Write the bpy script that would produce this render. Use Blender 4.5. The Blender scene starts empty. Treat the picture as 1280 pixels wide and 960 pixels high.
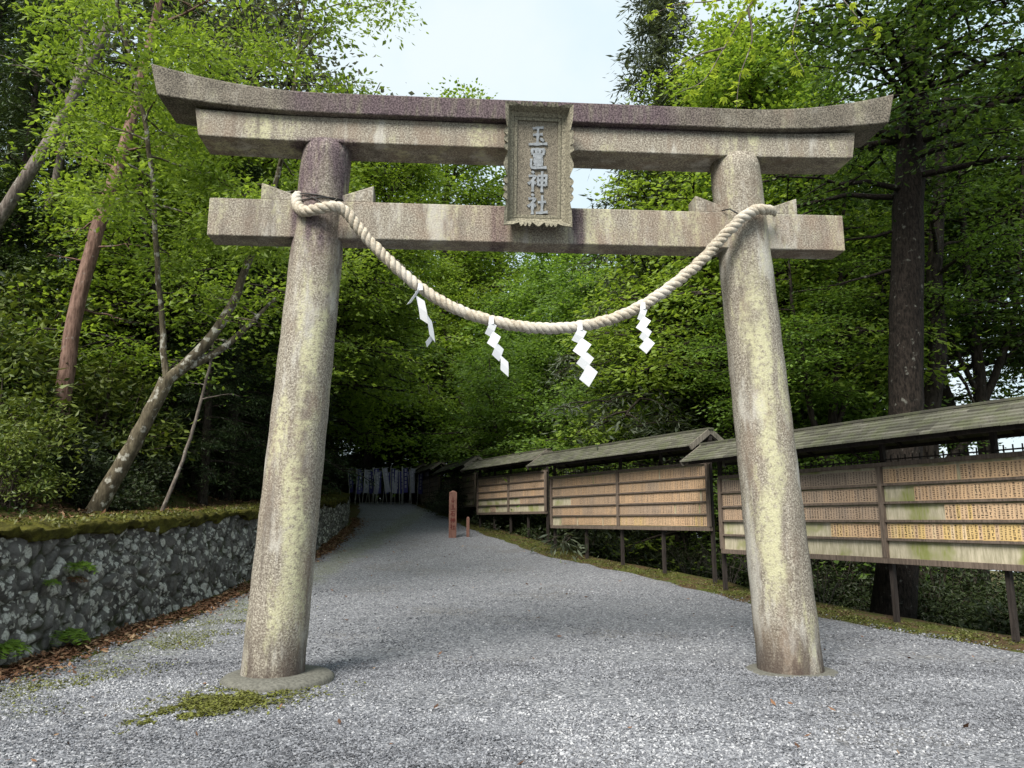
import bpy, math, random
import numpy as np
R = math.radians
scene = bpy.context.scene
COL = scene.collection
rng = np.random.default_rng(7)
random.seed(7)

# ------------------------------------------------------------------ camera
F, HOR, CAMH = 950.0, 650.0, 1.5
TH = math.atan((HOR - 480) / F)
cam_d = bpy.data.cameras.new('camera'); cam = bpy.data.objects.new('camera', cam_d); COL.objects.link(cam)
cam.location = (0, 0, CAMH); cam.rotation_euler = (R(90) + TH, 0, 0)
cam_d.sensor_width = 36; cam_d.lens = F / 1280 * 36; cam_d.clip_start = 0.05; cam_d.clip_end = 1500
scene.camera = cam
CT, ST = math.cos(TH), math.sin(TH)

def at(x, y, D):
    """world point seen at photo pixel x, y at forward distance D"""
    dx = (x - 640) / F; dy = (480 - y) / F
    r = np.array([dx, CT - dy * ST, ST + dy * CT])
    return np.array([0, 0, CAMH]) + r * (D / r[1])

# ------------------------------------------------------------------ objects
def tag(o, label=None, cat=None, group=None, kind=None):
    if label: o['label'] = label
    if cat: o['category'] = cat
    if group: o['group'] = group
    if kind: o['kind'] = kind
    return o

def empty(name, loc=(0, 0, 0), rz=0.0, label=None, cat=None, group=None):
    o = bpy.data.objects.new(name, None); COL.objects.link(o)
    o.empty_display_size = 0.2
    o.location = loc; o.rotation_euler = (0, 0, rz)
    return tag(o, label, cat, group)

def link_mesh(name, me, parent=None):
    o = bpy.data.objects.new(name, me); COL.objects.link(o)
    if parent is not None: o.parent = parent
    return o

def mesh_np(name, V, faces, mats, midx=None, smooth=False, tint=None):
    """faces: list of (k x n) int arrays"""
    me = bpy.data.meshes.new(name)
    V = np.asarray(V, np.float32)
    fl = [np.asarray(f, np.int32) for f in faces if len(f)]
    nl = sum(f.size for f in fl); nf = sum(len(f) for f in fl)
    me.vertices.add(len(V)); me.vertices.foreach_set('co', V.ravel())
    me.loops.add(nl); me.loops.foreach_set('vertex_index', np.concatenate([f.ravel() for f in fl]))
    me.polygons.add(nf)
    tot = np.concatenate([np.full(len(f), f.shape[1], np.int32) for f in fl])
    st = np.zeros(nf, np.int32); st[1:] = np.cumsum(tot)[:-1]
    me.polygons.foreach_set('loop_start', st)
    if midx is not None: me.polygons.foreach_set('material_index', np.asarray(midx, np.int32))
    me.polygons.foreach_set('use_smooth', np.full(nf, smooth))
    if tint is not None:
        a = me.attributes.new('tint', 'FLOAT', 'FACE'); a.data.foreach_set('value', np.asarray(tint, np.float32))
    for m in (mats if isinstance(mats, (list, tuple)) else [mats]): me.materials.append(m)
    me.update(calc_edges=True)
    return me

class MB:
    """collects simple shapes into one mesh"""
    def __init__(s): s.v = []; s.f = []; s.m = []; s.n = 0; s.sm = []
    def add(s, V, Fs, mi=0, smooth=False):
        V = np.asarray(V, float); s.v.append(V)
        for f in Fs: s.f.append([int(i) + s.n for i in f]); s.m.append(mi); s.sm.append(smooth)
        s.n += len(V)
    def box(s, x0, x1, y0, y1, z0, z1, mi=0):
        V = [(x, y, z) for z in (z0, z1) for y in (y0, y1) for x in (x0, x1)]
        s.add(V, [(0, 2, 3, 1), (4, 5, 7, 6), (0, 1, 5, 4), (2, 6, 7, 3), (0, 4, 6, 2), (1, 3, 7, 5)], mi)
    def hexa(s, V, mi=0):
        s.add(V, [(0, 2, 3, 1), (4, 5, 7, 6), (0, 1, 5, 4), (2, 6, 7, 3), (0, 4, 6, 2), (1, 3, 7, 5)], mi)
    def bar(s, a, b, w, h, mi=0, up=(0, 0, 1)):
        a = np.array(a, float); b = np.array(b, float); t = b - a; t /= np.linalg.norm(t)
        sd = np.cross(t, up)
        if np.linalg.norm(sd) < 1e-4: sd = np.cross(t, (0, 1, 0))
        sd /= np.linalg.norm(sd); u = np.cross(sd, t)
        V = [p + sd * i * w / 2 + u * j * h / 2 for j in (-1, 1) for p in (a, b) for i in (-1, 1)]
        V = [V[0], V[1], V[2], V[3], V[4], V[5], V[6], V[7]]
        s.hexa(V, mi)
    def tube(s, pts, rad, n=8, mi=0, caps=True, smooth=True):
        V, Fq = tube_np(np.array(pts, float), np.broadcast_to(np.array(rad, float), (len(pts),)), n)
        s.add(V, Fq, mi, smooth)
        if caps:
            k = len(V) - n; b = s.n - len(V)
            s.f.append([b + i for i in range(n)][::-1]); s.m.append(mi); s.sm.append(False)
            s.f.append([b + k + i for i in range(n)]); s.m.append(mi); s.sm.append(False)
    def lathe(s, prof, n=32, mi=0, axis=None, smooth=True):
        V = []
        for r, z in prof:
            ox, oy = axis(z) if axis else (0, 0)
            for i in range(n):
                a = 2 * math.pi * i / n; V.append((ox + r * math.cos(a), oy + r * math.sin(a), z))
        Fs = []
        for k in range(len(prof) - 1):
            for i in range(n):
                j = (i + 1) % n
                Fs.append((k * n + i, k * n + j, (k + 1) * n + j, (k + 1) * n + i))
        b = s.n; s.add(V, Fs, mi, smooth)
        s.f.append([b + i for i in range(n)][::-1]); s.m.append(mi); s.sm.append(False)
        s.f.append([b + (len(prof) - 1) * n + i for i in range(n)]); s.m.append(mi); s.sm.append(False)
    def mesh(s, name, mats):
        me = bpy.data.meshes.new(name)
        me.from_pydata(np.concatenate(s.v).tolist(), [], s.f)
        me.polygons.foreach_set('material_index', s.m)
        me.polygons.foreach_set('use_smooth', s.sm)
        for m in (mats if isinstance(mats, (list, tuple)) else [mats]): me.materials.append(m)
        me.update(); return me
    def build(s, name, mats, parent=None, bevel=0.0):
        o = link_mesh(name, s.mesh(name, mats), parent)
        if bevel:
            b = o.modifiers.new('bevel', 'BEVEL'); b.width = bevel; b.segments = 2; b.limit_method = 'ANGLE'; b.angle_limit = R(40)
        return o

def tube_np(P, rad, n):
    T = np.gradient(P, axis=0); T /= np.linalg.norm(T, axis=1)[:, None] + 1e-9
    ref = np.array([0.0, 0, 1]) if abs(T[0][2]) < 0.9 else np.array([1.0, 0, 0])
    a = np.arange(n) * 2 * math.pi / n; ca, sa = np.cos(a), np.sin(a)
    V = np.empty((len(P), n, 3)); u = ref - T[0] * (ref @ T[0])
    for k in range(len(P)):
        u = u - T[k] * (u @ T[k]); u /= np.linalg.norm(u) + 1e-9
        w = np.cross(T[k], u)
        V[k] = P[k] + rad[k] * (ca[:, None] * u + sa[:, None] * w)
    i = np.arange(n); j = (i + 1) % n; k = (np.arange(len(P) - 1) * n)[:, None]
    Fq = np.stack([k + i, k + j, k + n + j, k + n + i], -1).reshape(-1, 4)
    return V.reshape(-1, 3), Fq

def vnoise(x, y, seed=0):
    """smooth 2d value noise in -1..1"""
    x = np.asarray(x, float); y = np.asarray(y, float)
    xi = np.floor(x).astype(np.int64); yi = np.floor(y).astype(np.int64); fx = x - xi; fy = y - yi
    def h(i, j):
        n = (i * 374761393 + j * 668265263 + seed * 974711) & 0x7fffffff
        n = ((n ^ (n >> 13)) * 1274126177) & 0x7fffffff
        return (n ^ (n >> 16)) / 0x3fffffff - 1.0
    fx = fx * fx * (3 - 2 * fx); fy = fy * fy * (3 - 2 * fy)
    return (h(xi, yi) * (1 - fx) + h(xi + 1, yi) * fx) * (1 - fy) + (h(xi, yi + 1) * (1 - fx) + h(xi + 1, yi + 1) * fx) * fy

# ------------------------------------------------------------------ materials
class NT:
    def __init__(s, name):
        s.m = bpy.data.materials.new(name); s.m.use_nodes = True; s.t = s.m.node_tree; s.t.nodes.clear()
        s.out = s.t.nodes.new('ShaderNodeOutputMaterial')
    def n(s, ty, **kw):
        nd = s.t.nodes.new('ShaderNode' + ty)
        for k, v in kw.items():
            if hasattr(nd, k) and k not in nd.inputs: setattr(nd, k, v)
            else: s.set(nd, k, v)
        return nd
    def set(s, nd, k, v):
        inp = nd.inputs[k]
        if isinstance(v, bpy.types.NodeSocket): s.t.links.new(v, inp)
        elif isinstance(v, (tuple, list)) and len(v) == 3 and inp.type == 'RGBA': inp.default_value = (*v, 1)
        else: inp.default_value = v
    def coord(s, scale=(1, 1, 1), loc=(0, 0, 0), kind='Object'):
        tc = s.n('TexCoord'); mp = s.n('Mapping'); s.t.links.new(tc.outputs[kind], mp.inputs[0])
        mp.inputs['Scale'].default_value = scale; mp.inputs['Location'].default_value = loc
        return mp.outputs[0]
    def noise(s, vec, scale, detail=4, rough=0.55, out='Fac'):
        nd = s.n('TexNoise'); s.set(nd, 'Vector', vec); nd.inputs['Scale'].default_value = scale
        nd.inputs['Detail'].default_value = detail; nd.inputs['Roughness'].default_value = rough
        return nd.outputs[out]
    def vor(s, vec, scale, feature='F1', out='Distance', rnd=1.0):
        nd = s.n('TexVoronoi'); nd.feature = feature; s.set(nd, 'Vector', vec); nd.inputs['Scale'].default_value = scale
        nd.inputs['Randomness'].default_value = rnd
        return nd.outputs[out]
    def ramp(s, fac, stops):
        nd = s.n('ValToRGB'); s.set(nd, 'Fac', fac); e = nd.color_ramp.elements
        while len(e) < len(stops): e.new(0.5)
        for el, (p, c) in zip(e, stops):
            el.position = p; el.color = (*c, 1) if isinstance(c, tuple) else (c, c, c, 1)
        return nd.outputs['Color']
    def mix(s, fac, a, b, blend='MIX'):
        nd = s.n('Mix'); nd.data_type = 'RGBA'; nd.blend_type = blend
        s.set(nd, 0, fac)
        for k, v in ((6, a), (7, b)):
            if isinstance(v, bpy.types.NodeSocket): s.t.links.new(v, nd.inputs[k])
            else: nd.inputs[k].default_value = (*v, 1) if isinstance(v, tuple) else (v, v, v, 1)
        return nd.outputs[2]
    def math(s, op, a, b=0.0, c=None, clamp=False):
        nd = s.n('Math'); nd.operation = op; nd.use_clamp = clamp
        for k, v in enumerate((a, b) if c is None else (a, b, c)):
            if isinstance(v, bpy.types.NodeSocket): s.t.links.new(v, nd.inputs[k])
            else: nd.inputs[k].default_value = v
        return nd.outputs[0]
    def mr(s, v, a, b, c=0.0, d=1.0):
        nd = s.n('MapRange'); nd.interpolation_type = 'SMOOTHSTEP'
        s.set(nd, 0, v)
        for k, x in zip((1, 2, 3, 4), (a, b, c, d)): nd.inputs[k].default_value = x
        return nd.outputs[0]
    def xyz(s, vec):
        nd = s.n('SeparateXYZ'); s.t.links.new(vec, nd.inputs[0]); return nd.outputs
    def attr(s, name, out='Fac'):
        nd = s.n('Attribute'); nd.attribute_name = name; return nd.outputs[out]
    def bsdf(s, color, rough=0.8, bump=None, bstr=0.3, bdist=0.01, spec=0.3):
        b = s.n('BsdfPrincipled'); s.set(b, 'Base Color', color); s.set(b, 'Roughness', rough)
        b.inputs['Specular IOR Level'].default_value = spec
        if bump is not None:
            bp = s.n('Bump'); s.set(bp, 'Height', bump); bp.inputs['Strength'].default_value = bstr; bp.inputs['Distance'].default_value = bdist
            s.t.links.new(bp.outputs[0], b.inputs['Normal'])
        s.t.links.new(b.outputs[0], s.out.inputs[0])
        return s.m

def simple(name, c, rough=0.8, var=0.25, scale=8, bump=0.15, stretch=(1, 1, 1)):
    t = NT(name); v = t.coord(stretch); n = t.noise(v, scale, 5)
    col = t.mix(t.mr(n, 0.3, 0.7), tuple(x * (1 - var) for x in c), tuple(min(1, x * (1 + var)) for x in c))
    return t.bsdf(col, rough, n, bump, 0.01)

def mat_granite():
    t = NT('weathered_granite'); v = t.coord()
    sp = t.noise(v, 60, 3, 0.6); sp2 = t.vor(v, 130, out='Color')
    g = t.n('RGBToBW'); t.t.links.new(sp2, g.inputs[0])
    base = t.ramp(sp, [(0.36, (0.10, 0.086, 0.068)), (0.5, (0.255, 0.232, 0.187)), (0.64, (0.44, 0.41, 0.345))])
    base = t.mix(t.mr(g.outputs[0], 0.25, 0.8), t.mix(0.55, base, (0.13, 0.108, 0.09)), base)
    big = t.noise(v, 1.4, 5, 0.6)
    base = t.mix(t.mr(big, 0.5, 0.72, 0, 0.4), base, (0.20, 0.15, 0.105))         # rusty wash
    vs = t.coord((5, 5, 0.5)); st = t.noise(vs, 1.0, 5, 0.6)
    base = t.mix(t.mr(st, 0.5, 0.66, 0, 0.65), base, (0.105, 0.088, 0.075))       # rain streaks
    vs2 = t.coord((4, 4, 0.8), (3, 1, 7)); st2 = t.noise(vs2, 1.0, 4, 0.6)
    o = t.xyz(v)
    # pale yellow green lichen running down in streaks
    st3 = t.noise(t.coord((2.2, 2.2, 0.55), (5, 8, 1)), 1.3, 8, 0.68); st2 = t.math('ADD', t.math('MULTIPLY', st2, 0.35), t.math('MULTIPLY', st3, 0.65))
    li = t.math('MULTIPLY', t.mr(st2, 0.5, 0.60), t.mr(t.noise(v, 26, 5, 0.75), 0.36, 0.6))
    ax = t.math('SUBTRACT', t.math('ABSOLUTE', o[0]), t.math('SUBTRACT', 2.54, t.math('MULTIPLY', o[2], 0.0537)))
    ax = t.math('ADD', ax, t.math('MULTIPLY', t.math('SUBTRACT', t.noise(t.coord((2, 2, 1.1), (4, 4, 4)), 1.0, 5), 0.5), 0.45))
    sk_ = t.math('MULTIPLY', t.mr(t.math('ABSOLUTE', t.math('ADD', ax, 0.09)), 0.05, 0.13, 1, 0), t.math('MULTIPLY', t.mr(o[2], 0.4, 1.0), t.mr(o[2], 4.4, 3.6)))
    sk_ = t.math('MULTIPLY', sk_, t.math('MULTIPLY', t.mr(t.noise(v, 22, 5, 0.75), 0.34, 0.56), t.mr(t.noise(t.coord((1.5, 1.5, 1.6), (2, 9, 3)), 1.2, 3), 0.36, 0.5)))
    li = t.math('MAXIMUM', li, sk_)
    brn = t.noise(t.coord((2.5, 2.5, 0.9), (1, 4, 9)), 1.2, 7, 0.65)
    base = t.mix(t.mr(brn, 0.5, 0.66, 0, 0.42), base, (0.19, 0.135, 0.098))
    gry = t.noise(t.coord((3, 3, 0.8), (7, 4, 2)), 1.2, 7, 0.65)
    base = t.mix(t.mr(gry, 0.52, 0.66, 0, 0.5), base, (0.50, 0.49, 0.45))
    base = t.mix(t.math('MULTIPLY', li, 0.75), base, (0.46, 0.45, 0.285))
    # dark purple algae: middle of the top beams, heads of the pillars
    px = t.math('ADD', o[0], t.math('MULTIPLY', t.math('SUBTRACT', t.noise(t.coord((3, 3, 0.5), (9, 2, 4)), 1.0, 4), 0.5), 1.6))
    mid = t.mr(t.math('ABSOLUTE', t.math('ADD', px, 0.45)), 1.5, 2.6, 1, 0)
    top = t.mr(o[2], 5.655, 5.69)
    p1 = t.math('MULTIPLY', mid, top)
    tb = t.math('MULTIPLY', t.mr(t.math('ABSOLUTE', t.math('SUBTRACT', t.math('ABSOLUTE', o[0]), 0.42)), 0.05, 0.12, 1, 0), t.mr(o[2], 4.78, 4.76))
    tb = t.math('MULTIPLY', tb, t.mr(o[2], 4.2, 4.3))
    lp = t.math('MULTIPLY', t.mr(t.math('ABSOLUTE', t.math('ADD', px, 2.2)), 0.02, 0.3, 1, 0), t.mr(o[2], 3.9, 4.4))
    lp = t.math('MULTIPLY', lp, t.mr(o[2], 5.45, 5.4))
    p = t.math('MAXIMUM', t.math('MAXIMUM', p1, tb), lp)
    p = t.math('MULTIPLY', p, t.mr(t.noise(t.coord((12, 12, 2.5)), 1.0, 5, 0.65), 0.24, 0.56))
    # dark grime on the top cap and at the feet
    cap = t.math('MULTIPLY', top, t.mr(t.noise(v, 3.5, 6, 0.72), 0.34, 0.6, 0.5, 1.0))
    base = t.mix(cap, base, t.mix(t.mr(sp, .4, .6), (0.05, 0.044, 0.036), (0.155, 0.138, 0.11)))
    base = t.mix(t.math('MULTIPLY', p, 0.92), base, t.mix(t.mr(sp, .38, .64), (0.036, 0.024, 0.030), (0.135, 0.098, 0.112)))
    rst = t.math('MULTIPLY', t.math('MULTIPLY', t.mr(o[2], 4.8, 4.77), t.mr(o[2], 4.33, 4.36)), t.mr(t.noise(t.coord((1.2, 1.2, 1.2), (3, 3, 8)), 1.2, 6, 0.65), 0.4, 0.6, 0, 0.36))
    base = t.mix(rst, base, t.mix(t.mr(sp, .4, .6), (0.14, 0.095, 0.07), (0.31, 0.235, 0.18)))
    ft = t.math('MULTIPLY', t.mr(o[2], 0.6, 0.05), t.mr(t.noise(t.coord((6, 6, 2)), 1, 5, 0.7), 0.34, 0.54))
    base = t.mix(t.math('MULTIPLY', ft, 0.8), base, (0.05, 0.035, 0.03))
    return t.bsdf(base, 0.85, t.math('ADD', sp, t.math('MULTIPLY', big, 0.6)), 0.55, 0.012, 0.25)

def mat_leaf(name, dark, bright, trans=0.4, tboost=1.5):
    t = NT(name); tn = t.attr('tint')
    r = t.n('ObjectInfo').outputs['Random']
    f = t.math('ADD', tn, t.math('MULTIPLY', t.math('SUBTRACT', r, 0.5), 0.45), clamp=True)
    c = t.mix(f, dark, bright)
    b = t.n('BsdfPrincipled'); t.set(b, 'Base Color', c); b.inputs['Roughness'].default_value = 0.5; b.inputs['Specular IOR Level'].default_value = 0.3
    tr = t.n('BsdfTranslucent'); t.set(tr, 'Color', t.mix(1.0, c, (tboost, tboost, tboost * 0.5), 'MULTIPLY'))
    ms = t.n('MixShader'); ms.inputs[0].default_value = trans
    t.t.links.new(b.outputs[0], ms.inputs[1]); t.t.links.new(tr.outputs[0], ms.inputs[2]); t.t.links.new(ms.outputs[0], t.out.inputs[0])
    return t.m

def mat_bark(name, a, b, lichen=None, lf=0.5, stretch=0.25, scale=9):
    t = NT(name); v = t.coord((1, 1, stretch)); n = t.noise(v, scale * 2, 6, 0.65); n2 = t.noise(v, 2.2, 3)
    c = t.mix(t.mr(n, 0.35, 0.65), a, b)
    c = t.mix(t.mr(n2, 0.4, 0.7, 0, 0.5), c, tuple(x * 0.6 for x in a))
    if lichen:
        l = t.noise(t.coord(), 7, 4, 0.6); c = t.mix(t.mr(l, lf, lf + 0.1, 0, 0.9), c, lichen)
    return t.bsdf(c, 0.9, n, 0.9, 0.03, 0.15)

def mat_gravel():
    t = NT('grey_gravel'); v = t.coord()
    cc = t.vor(v, 42, out='Color'); d = t.vor(v, 42); d2 = t.vor(v, 95)
    g = t.n('RGBToBW'); t.t.links.new(cc, g.inputs[0])
    base = t.ramp(g.outputs[0], [(0.1, (0.07, 0.073, 0.082)), (0.4, (0.14, 0.145, 0.16)), (0.7, (0.222, 0.228, 0.246)), (0.95, (0.37, 0.375, 0.39))])
    soil = t.math('MULTIPLY', t.mr(t.noise(v, 0.55, 5, 0.6), 0.52, 0.7), t.mr(t.noise(v, 14, 4, 0.7), 0.42, 0.62))
    base = t.mix(t.math('MULTIPLY', soil, 0.8), base, (0.12, 0.108, 0.09))
    o = t.xyz(v)
    # moss creeping in beside the wall and in a tongue by the gate's foot
    nn = t.noise(v, 2.2, 5, 0.65); nf = t.noise(v, 30, 3, 0.6)
    lf = t.math('ADD', o[0], t.math('MULTIPLY', nn, 1.6))
    mo = t.math('MULTIPLY', t.mr(lf, -3.35, -2.9, 1, 0), t.mr(lf, -4.1, -3.6))
    mo = t.math('MULTIPLY', mo, t.mr(nf, 0.42, 0.6, 0, 0.6))
    base = t.mix(mo, base, (0.13, 0.15, 0.045))
    h = t.math('SUBTRACT', t.math('MULTIPLY', d, -1.0), t.math('MULTIPLY', d2, 0.4))
    return t.bsdf(base, 0.9, h, 0.9, 0.02, 0.2)

def mat_tint(name, stops, rough=0.85):
    t = NT(name); return t.bsdf(t.ramp(t.attr('tint'), stops), rough, None, spec=0.2)

def mat_ground():
    t = NT('forest_floor'); v = t.coord(); n = t.noise(v, 3, 6, 0.7); n2 = t.noise(v, 22, 4, 0.7); n3 = t.noise(v, 0.7, 3)
    c = t.ramp(n2, [(0.3, (0.028, 0.018, 0.011)), (0.5, (0.075, 0.047, 0.028)), (0.7, (0.125, 0.085, 0.045))])
    g = t.ramp(n2, [(0.3, (0.02, 0.03, 0.008)), (0.6, (0.075, 0.085, 0.02)), (0.8, (0.12, 0.12, 0.03))])
    c = t.mix(t.mr(t.math('ADD', n, t.math('MULTIPLY', t.math('SUBTRACT', n3, 0.5), 0.5)), 0.4, 0.58), c, g)
    return t.bsdf(c, 0.95, n2, 0.8, 0.03, 0.1)

def mat_wallstone():
    t = NT('lichened_wall_stone'); v = t.coord(); n = t.noise(v, 6, 6, 0.65); n2 = t.noise(v, 60, 3, 0.6)
    tn = t.attr('tint')
    c = t.mix(t.mr(n, 0.3, 0.7), (0.032, 0.030, 0.027), (0.15, 0.143, 0.132))
    c = t.mix(t.math('MULTIPLY', tn, 0.45), c, (0.19, 0.185, 0.175))
    vw = t.n('VectorMath'); vw.operation = 'ADD'; t.t.links.new(v, vw.inputs[0])
    nz = t.noise(v, 9, 3, 0.6, 'Color'); sc = t.n('VectorMath'); sc.operation = 'SCALE'; t.t.links.new(nz, sc.inputs[0]); sc.inputs['Scale'].default_value = 0.10
    t.t.links.new(sc.outputs[0], vw.inputs[1])
    d = t.vor(vw.outputs[0], 6.5); cc = t.vor(vw.outputs[0], 6.5, out='Color')
    g = t.n('RGBToBW'); t.t.links.new(cc, g.inputs[0])
    spot = t.math('MULTIPLY', t.mr(d, 0.34, 0.46, 1, 0), t.mr(g.outputs[0], 0.36, 0.44))
    d3 = t.vor(vw.outputs[0], 14); spot2 = t.math('MULTIPLY', t.mr(d3, 0.3, 0.42, 1, 0), t.mr(t.noise(v, 1.7, 2), 0.4, 0.55))
    spot = t.math('MAXIMUM', spot, spot2)
    spot = t.math('MULTIPLY', spot, t.mr(t.noise(v, 40, 4, 0.7), 0.3, 0.6, 0.35, 0.95))
    c = t.mix(spot, c, (0.50, 0.505, 0.455))
    c = t.mix(t.mr(n2, 0.4, 0.75, 0, 0.5), c, t.mix(0.5, c, (0.02, 0.02, 0.02)))
    # moss rooted in the joints and near the ground
    j = t.attr('joint'); ms = t.math('MULTIPLY', t.mr(j, 0.05, 0.6, 1, 0), t.mr(t.noise(v, 1.6, 4, 0.6), 0.42, 0.6, 0.35, 1))
    c = t.mix(t.math('MULTIPLY', ms, 0.85), c, (0.03, 0.036, 0.012))
    return t.bsdf(c, 0.9, t.math('ADD', n, t.math('MULTIPLY', n2, 0.4)), 0.7, 0.03, 0.2)

def mat_moss():
    t = NT('moss'); v = t.coord(); n = t.noise(v, 5, 5, 0.65); n2 = t.noise(v, 70, 3, 0.6)
    c = t.ramp(t.math('ADD', t.math('MULTIPLY', n, 0.7), t.math('MULTIPLY', n2, 0.3)), [(0.35, (0.028, 0.024, 0.009)), (0.5, (0.07, 0.066, 0.014)), (0.62, (0.12, 0.115, 0.02)), (0.75, (0.14, 0.09, 0.04))])
    return t.bsdf(c, 0.95, n2, 1.0, 0.03, 0.1)

def mat_wood(name, a, b, green=None, gf=0.55):
    t = NT(name); v = t.coord((14, 14, 1.6)); n = t.noise(v, 2.6, 7, 0.7); w = t.noise(t.coord(), 2.0, 3)
    c = t.mix(t.mr(n, 0.3, 0.7), a, b)
    if green:
        g = t.math('MULTIPLY', t.mr(w, gf - 0.1, gf + 0.08), t.mr(n, 0.25, 0.6)); c = t.mix(g, c, green)
    return t.bsdf(c, 0.8, n, 0.4, 0.008, 0.2)

def mat_plate():
    t = NT('name_plate_wood')
    r = t.attr('tint'); v = t.coord((40, 40, 3)); n = t.noise(v, 2, 4)
    o = t.n('ObjectInfo').outputs['Random']
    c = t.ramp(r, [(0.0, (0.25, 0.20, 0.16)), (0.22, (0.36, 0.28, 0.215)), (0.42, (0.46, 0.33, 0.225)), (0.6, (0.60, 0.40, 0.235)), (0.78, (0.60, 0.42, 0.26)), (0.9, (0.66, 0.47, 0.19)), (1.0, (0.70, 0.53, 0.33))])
    c = t.mix(t.math('MULTIPLY', o, 0.25), c, (0.2, 0.16, 0.12))
    c = t.mix(t.mr(n, 0.45, 0.75, 0, 0.35), c, t.mix(0.5, c, (0.16, 0.12, 0.09)))
    return t.bsdf(c, 0.7, n, 0.2, 0.004, 0.25)

def mat_shingle():
    t = NT('mossy_wood_shingle'); v = t.coord()
    tn = t.attr('tint'); n = t.noise(v, 4, 5, 0.6); n2 = t.noise(t.coord((30, 6, 6)), 1.5, 4)
    c = t.ramp(tn, [(0.0, (0.07, 0.068, 0.055)), (0.5, (0.105, 0.105, 0.08)), (1.0, (0.145, 0.14, 0.115))])
    c = t.mix(t.mr(n, 0.42, 0.65, 0, 0.6), c, (0.10, 0.112, 0.058))
    c = t.mix(t.mr(n2, 0.45, 0.75, 0, 0.5), c, (0.05, 0.047, 0.04))
    return t.bsdf(c, 0.85, n2, 0.4, 0.01, 0.2)

def mat_rope():
    t = NT('straw_coloured_rope'); v = t.coord(); n = t.noise(v, 35, 4, 0.7); n2 = t.noise(v, 3, 3)
    c = t.mix(t.mr(n, 0.3, 0.7), (0.29, 0.245, 0.185), (0.53, 0.48, 0.395))
    c = t.mix(t.mr(n2, 0.42, 0.65, 0, 0.5), c, (0.54, 0.52, 0.48))
    f = t.noise(v, 160, 2)
    return t.bsdf(c, 0.85, f, 0.6, 0.006, 0.2)

def mat_banner():
    t = NT('banner_cloth'); v = t.coord(); o = t.xyz(v)
    r = t.n('ObjectInfo').outputs['Random']
    base = t.mix(t.mr(t.math('FRACT', t.math('MULTIPLY', r, 7.3)), 0.72, 0.76), (0.06, 0.055, 0.19), (0.36, 0.36, 0.45))
    return t.bsdf(base, 0.8, None)

M = {}
M['granite'] = mat_granite()
M['gravel'] = mat_gravel(); M['ground'] = mat_ground(); M['wall'] = mat_wallstone(); M['moss'] = mat_moss()
M['concrete'] = simple('mossy_concrete', (0.105, 0.103, 0.088), 0.9, 0.3, 38, 0.2)
M['letter'] = simple('pale_blue_lettering', (0.235, 0.255, 0.275), 0.7, 0.25, 30)
M['tablet'] = simple('carved_tablet_stone', (0.165, 0.145, 0.112), 0.85, 0.6, 110, 0.5)
M['tabletframe'] = simple('carved_frame_stone', (0.19, 0.175, 0.13), 0.85, 0.55, 60, 0.5)
M['rope'] = mat_rope(); M['wire'] = simple('dark_wire', (0.03, 0.03, 0.03), 0.5)
t = NT('white_paper'); b_ = t.n('BsdfPrincipled'); t.set(b_, 'Base Color', (0.70, 0.715, 0.74)); b_.inputs['Roughness'].default_value = 0.6
tr_ = t.n('BsdfTranslucent'); t.set(tr_, 'Color', (0.8, 0.82, 0.85)); mx_ = t.n('MixShader'); mx_.inputs[0].default_value = 0.25
t.t.links.new(b_.outputs[0], mx_.inputs[1]); t.t.links.new(tr_.outputs[0], mx_.inputs[2]); t.t.links.new(mx_.outputs[0], t.out.inputs[0]); M['paper'] = t.m
M['leaf_bright'] = mat_leaf('bright_spring_leaf', (0.085, 0.14, 0.018), (0.235, 0.32, 0.058), 0.45, 1.65)
M['leaf_mid'] = mat_leaf('green_maple_leaf', (0.055, 0.10, 0.02), (0.172, 0.272, 0.055), 0.5, 1.6)
M['leaf_deep'] = mat_leaf('deep_green_leaf', (0.022, 0.05, 0.012), (0.085, 0.135, 0.026), 0.38, 1.5)
M['leaf_dark'] = mat_leaf('dark_evergreen_leaf', (0.012, 0.026, 0.008), (0.055, 0.085, 0.020), 0.22, 1.3)
M['leaf_con'] = mat_leaf('conifer_needle_spray', (0.013, 0.027, 0.011), (0.052, 0.080, 0.026), 0.2, 1.2)
M['leaf_bush'] = mat_leaf('glossy_bush_leaf', (0.022, 0.045, 0.008), (0.135, 0.17, 0.03), 0.28, 1.3)
M['leaf_grey'] = mat_leaf('grey_green_leaf', (0.07, 0.085, 0.06), (0.15, 0.16, 0.13), 0.3, 1.2)
M['leaf_young'] = mat_leaf('young_maple_leaf', (0.20, 0.28, 0.03), (0.36, 0.42, 0.07), 0.45, 1.5)
M['leaf_ash'] = mat_leaf('ash_green_needles', (0.035, 0.05, 0.032), (0.11, 0.13, 0.085), 0.3, 1.2)
M['leaf_shade'] = mat_leaf('shade_darkened_leaf', (0.008, 0.015, 0.005), (0.034, 0.050, 0.014), 0.2, 1.2)  # the shade behind the boards is put into this darker leaf colour
M['fern'] = mat_leaf('fern_green', (0.09, 0.16, 0.02), (0.16, 0.27, 0.03), 0.4, 1.4)
M['moss_leaf'] = mat_leaf('moss_sprig', (0.05, 0.048, 0.015), (0.155, 0.17, 0.035), 0.2, 1.2)
M['litter'] = mat_tint('fallen_leaves', [(0, (0.05, 0.026, 0.015)), (0.4, (0.12, 0.06, 0.033)), (0.75, (0.19, 0.10, 0.055)), (1, (0.28, 0.20, 0.12))])
M['stones'] = mat_tint('loose_gravel_stone', [(0, (0.058, 0.06, 0.067)), (0.35, (0.13, 0.135, 0.15)), (0.7, (0.215, 0.222, 0.242)), (1, (0.39, 0.395, 0.41))])
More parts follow.
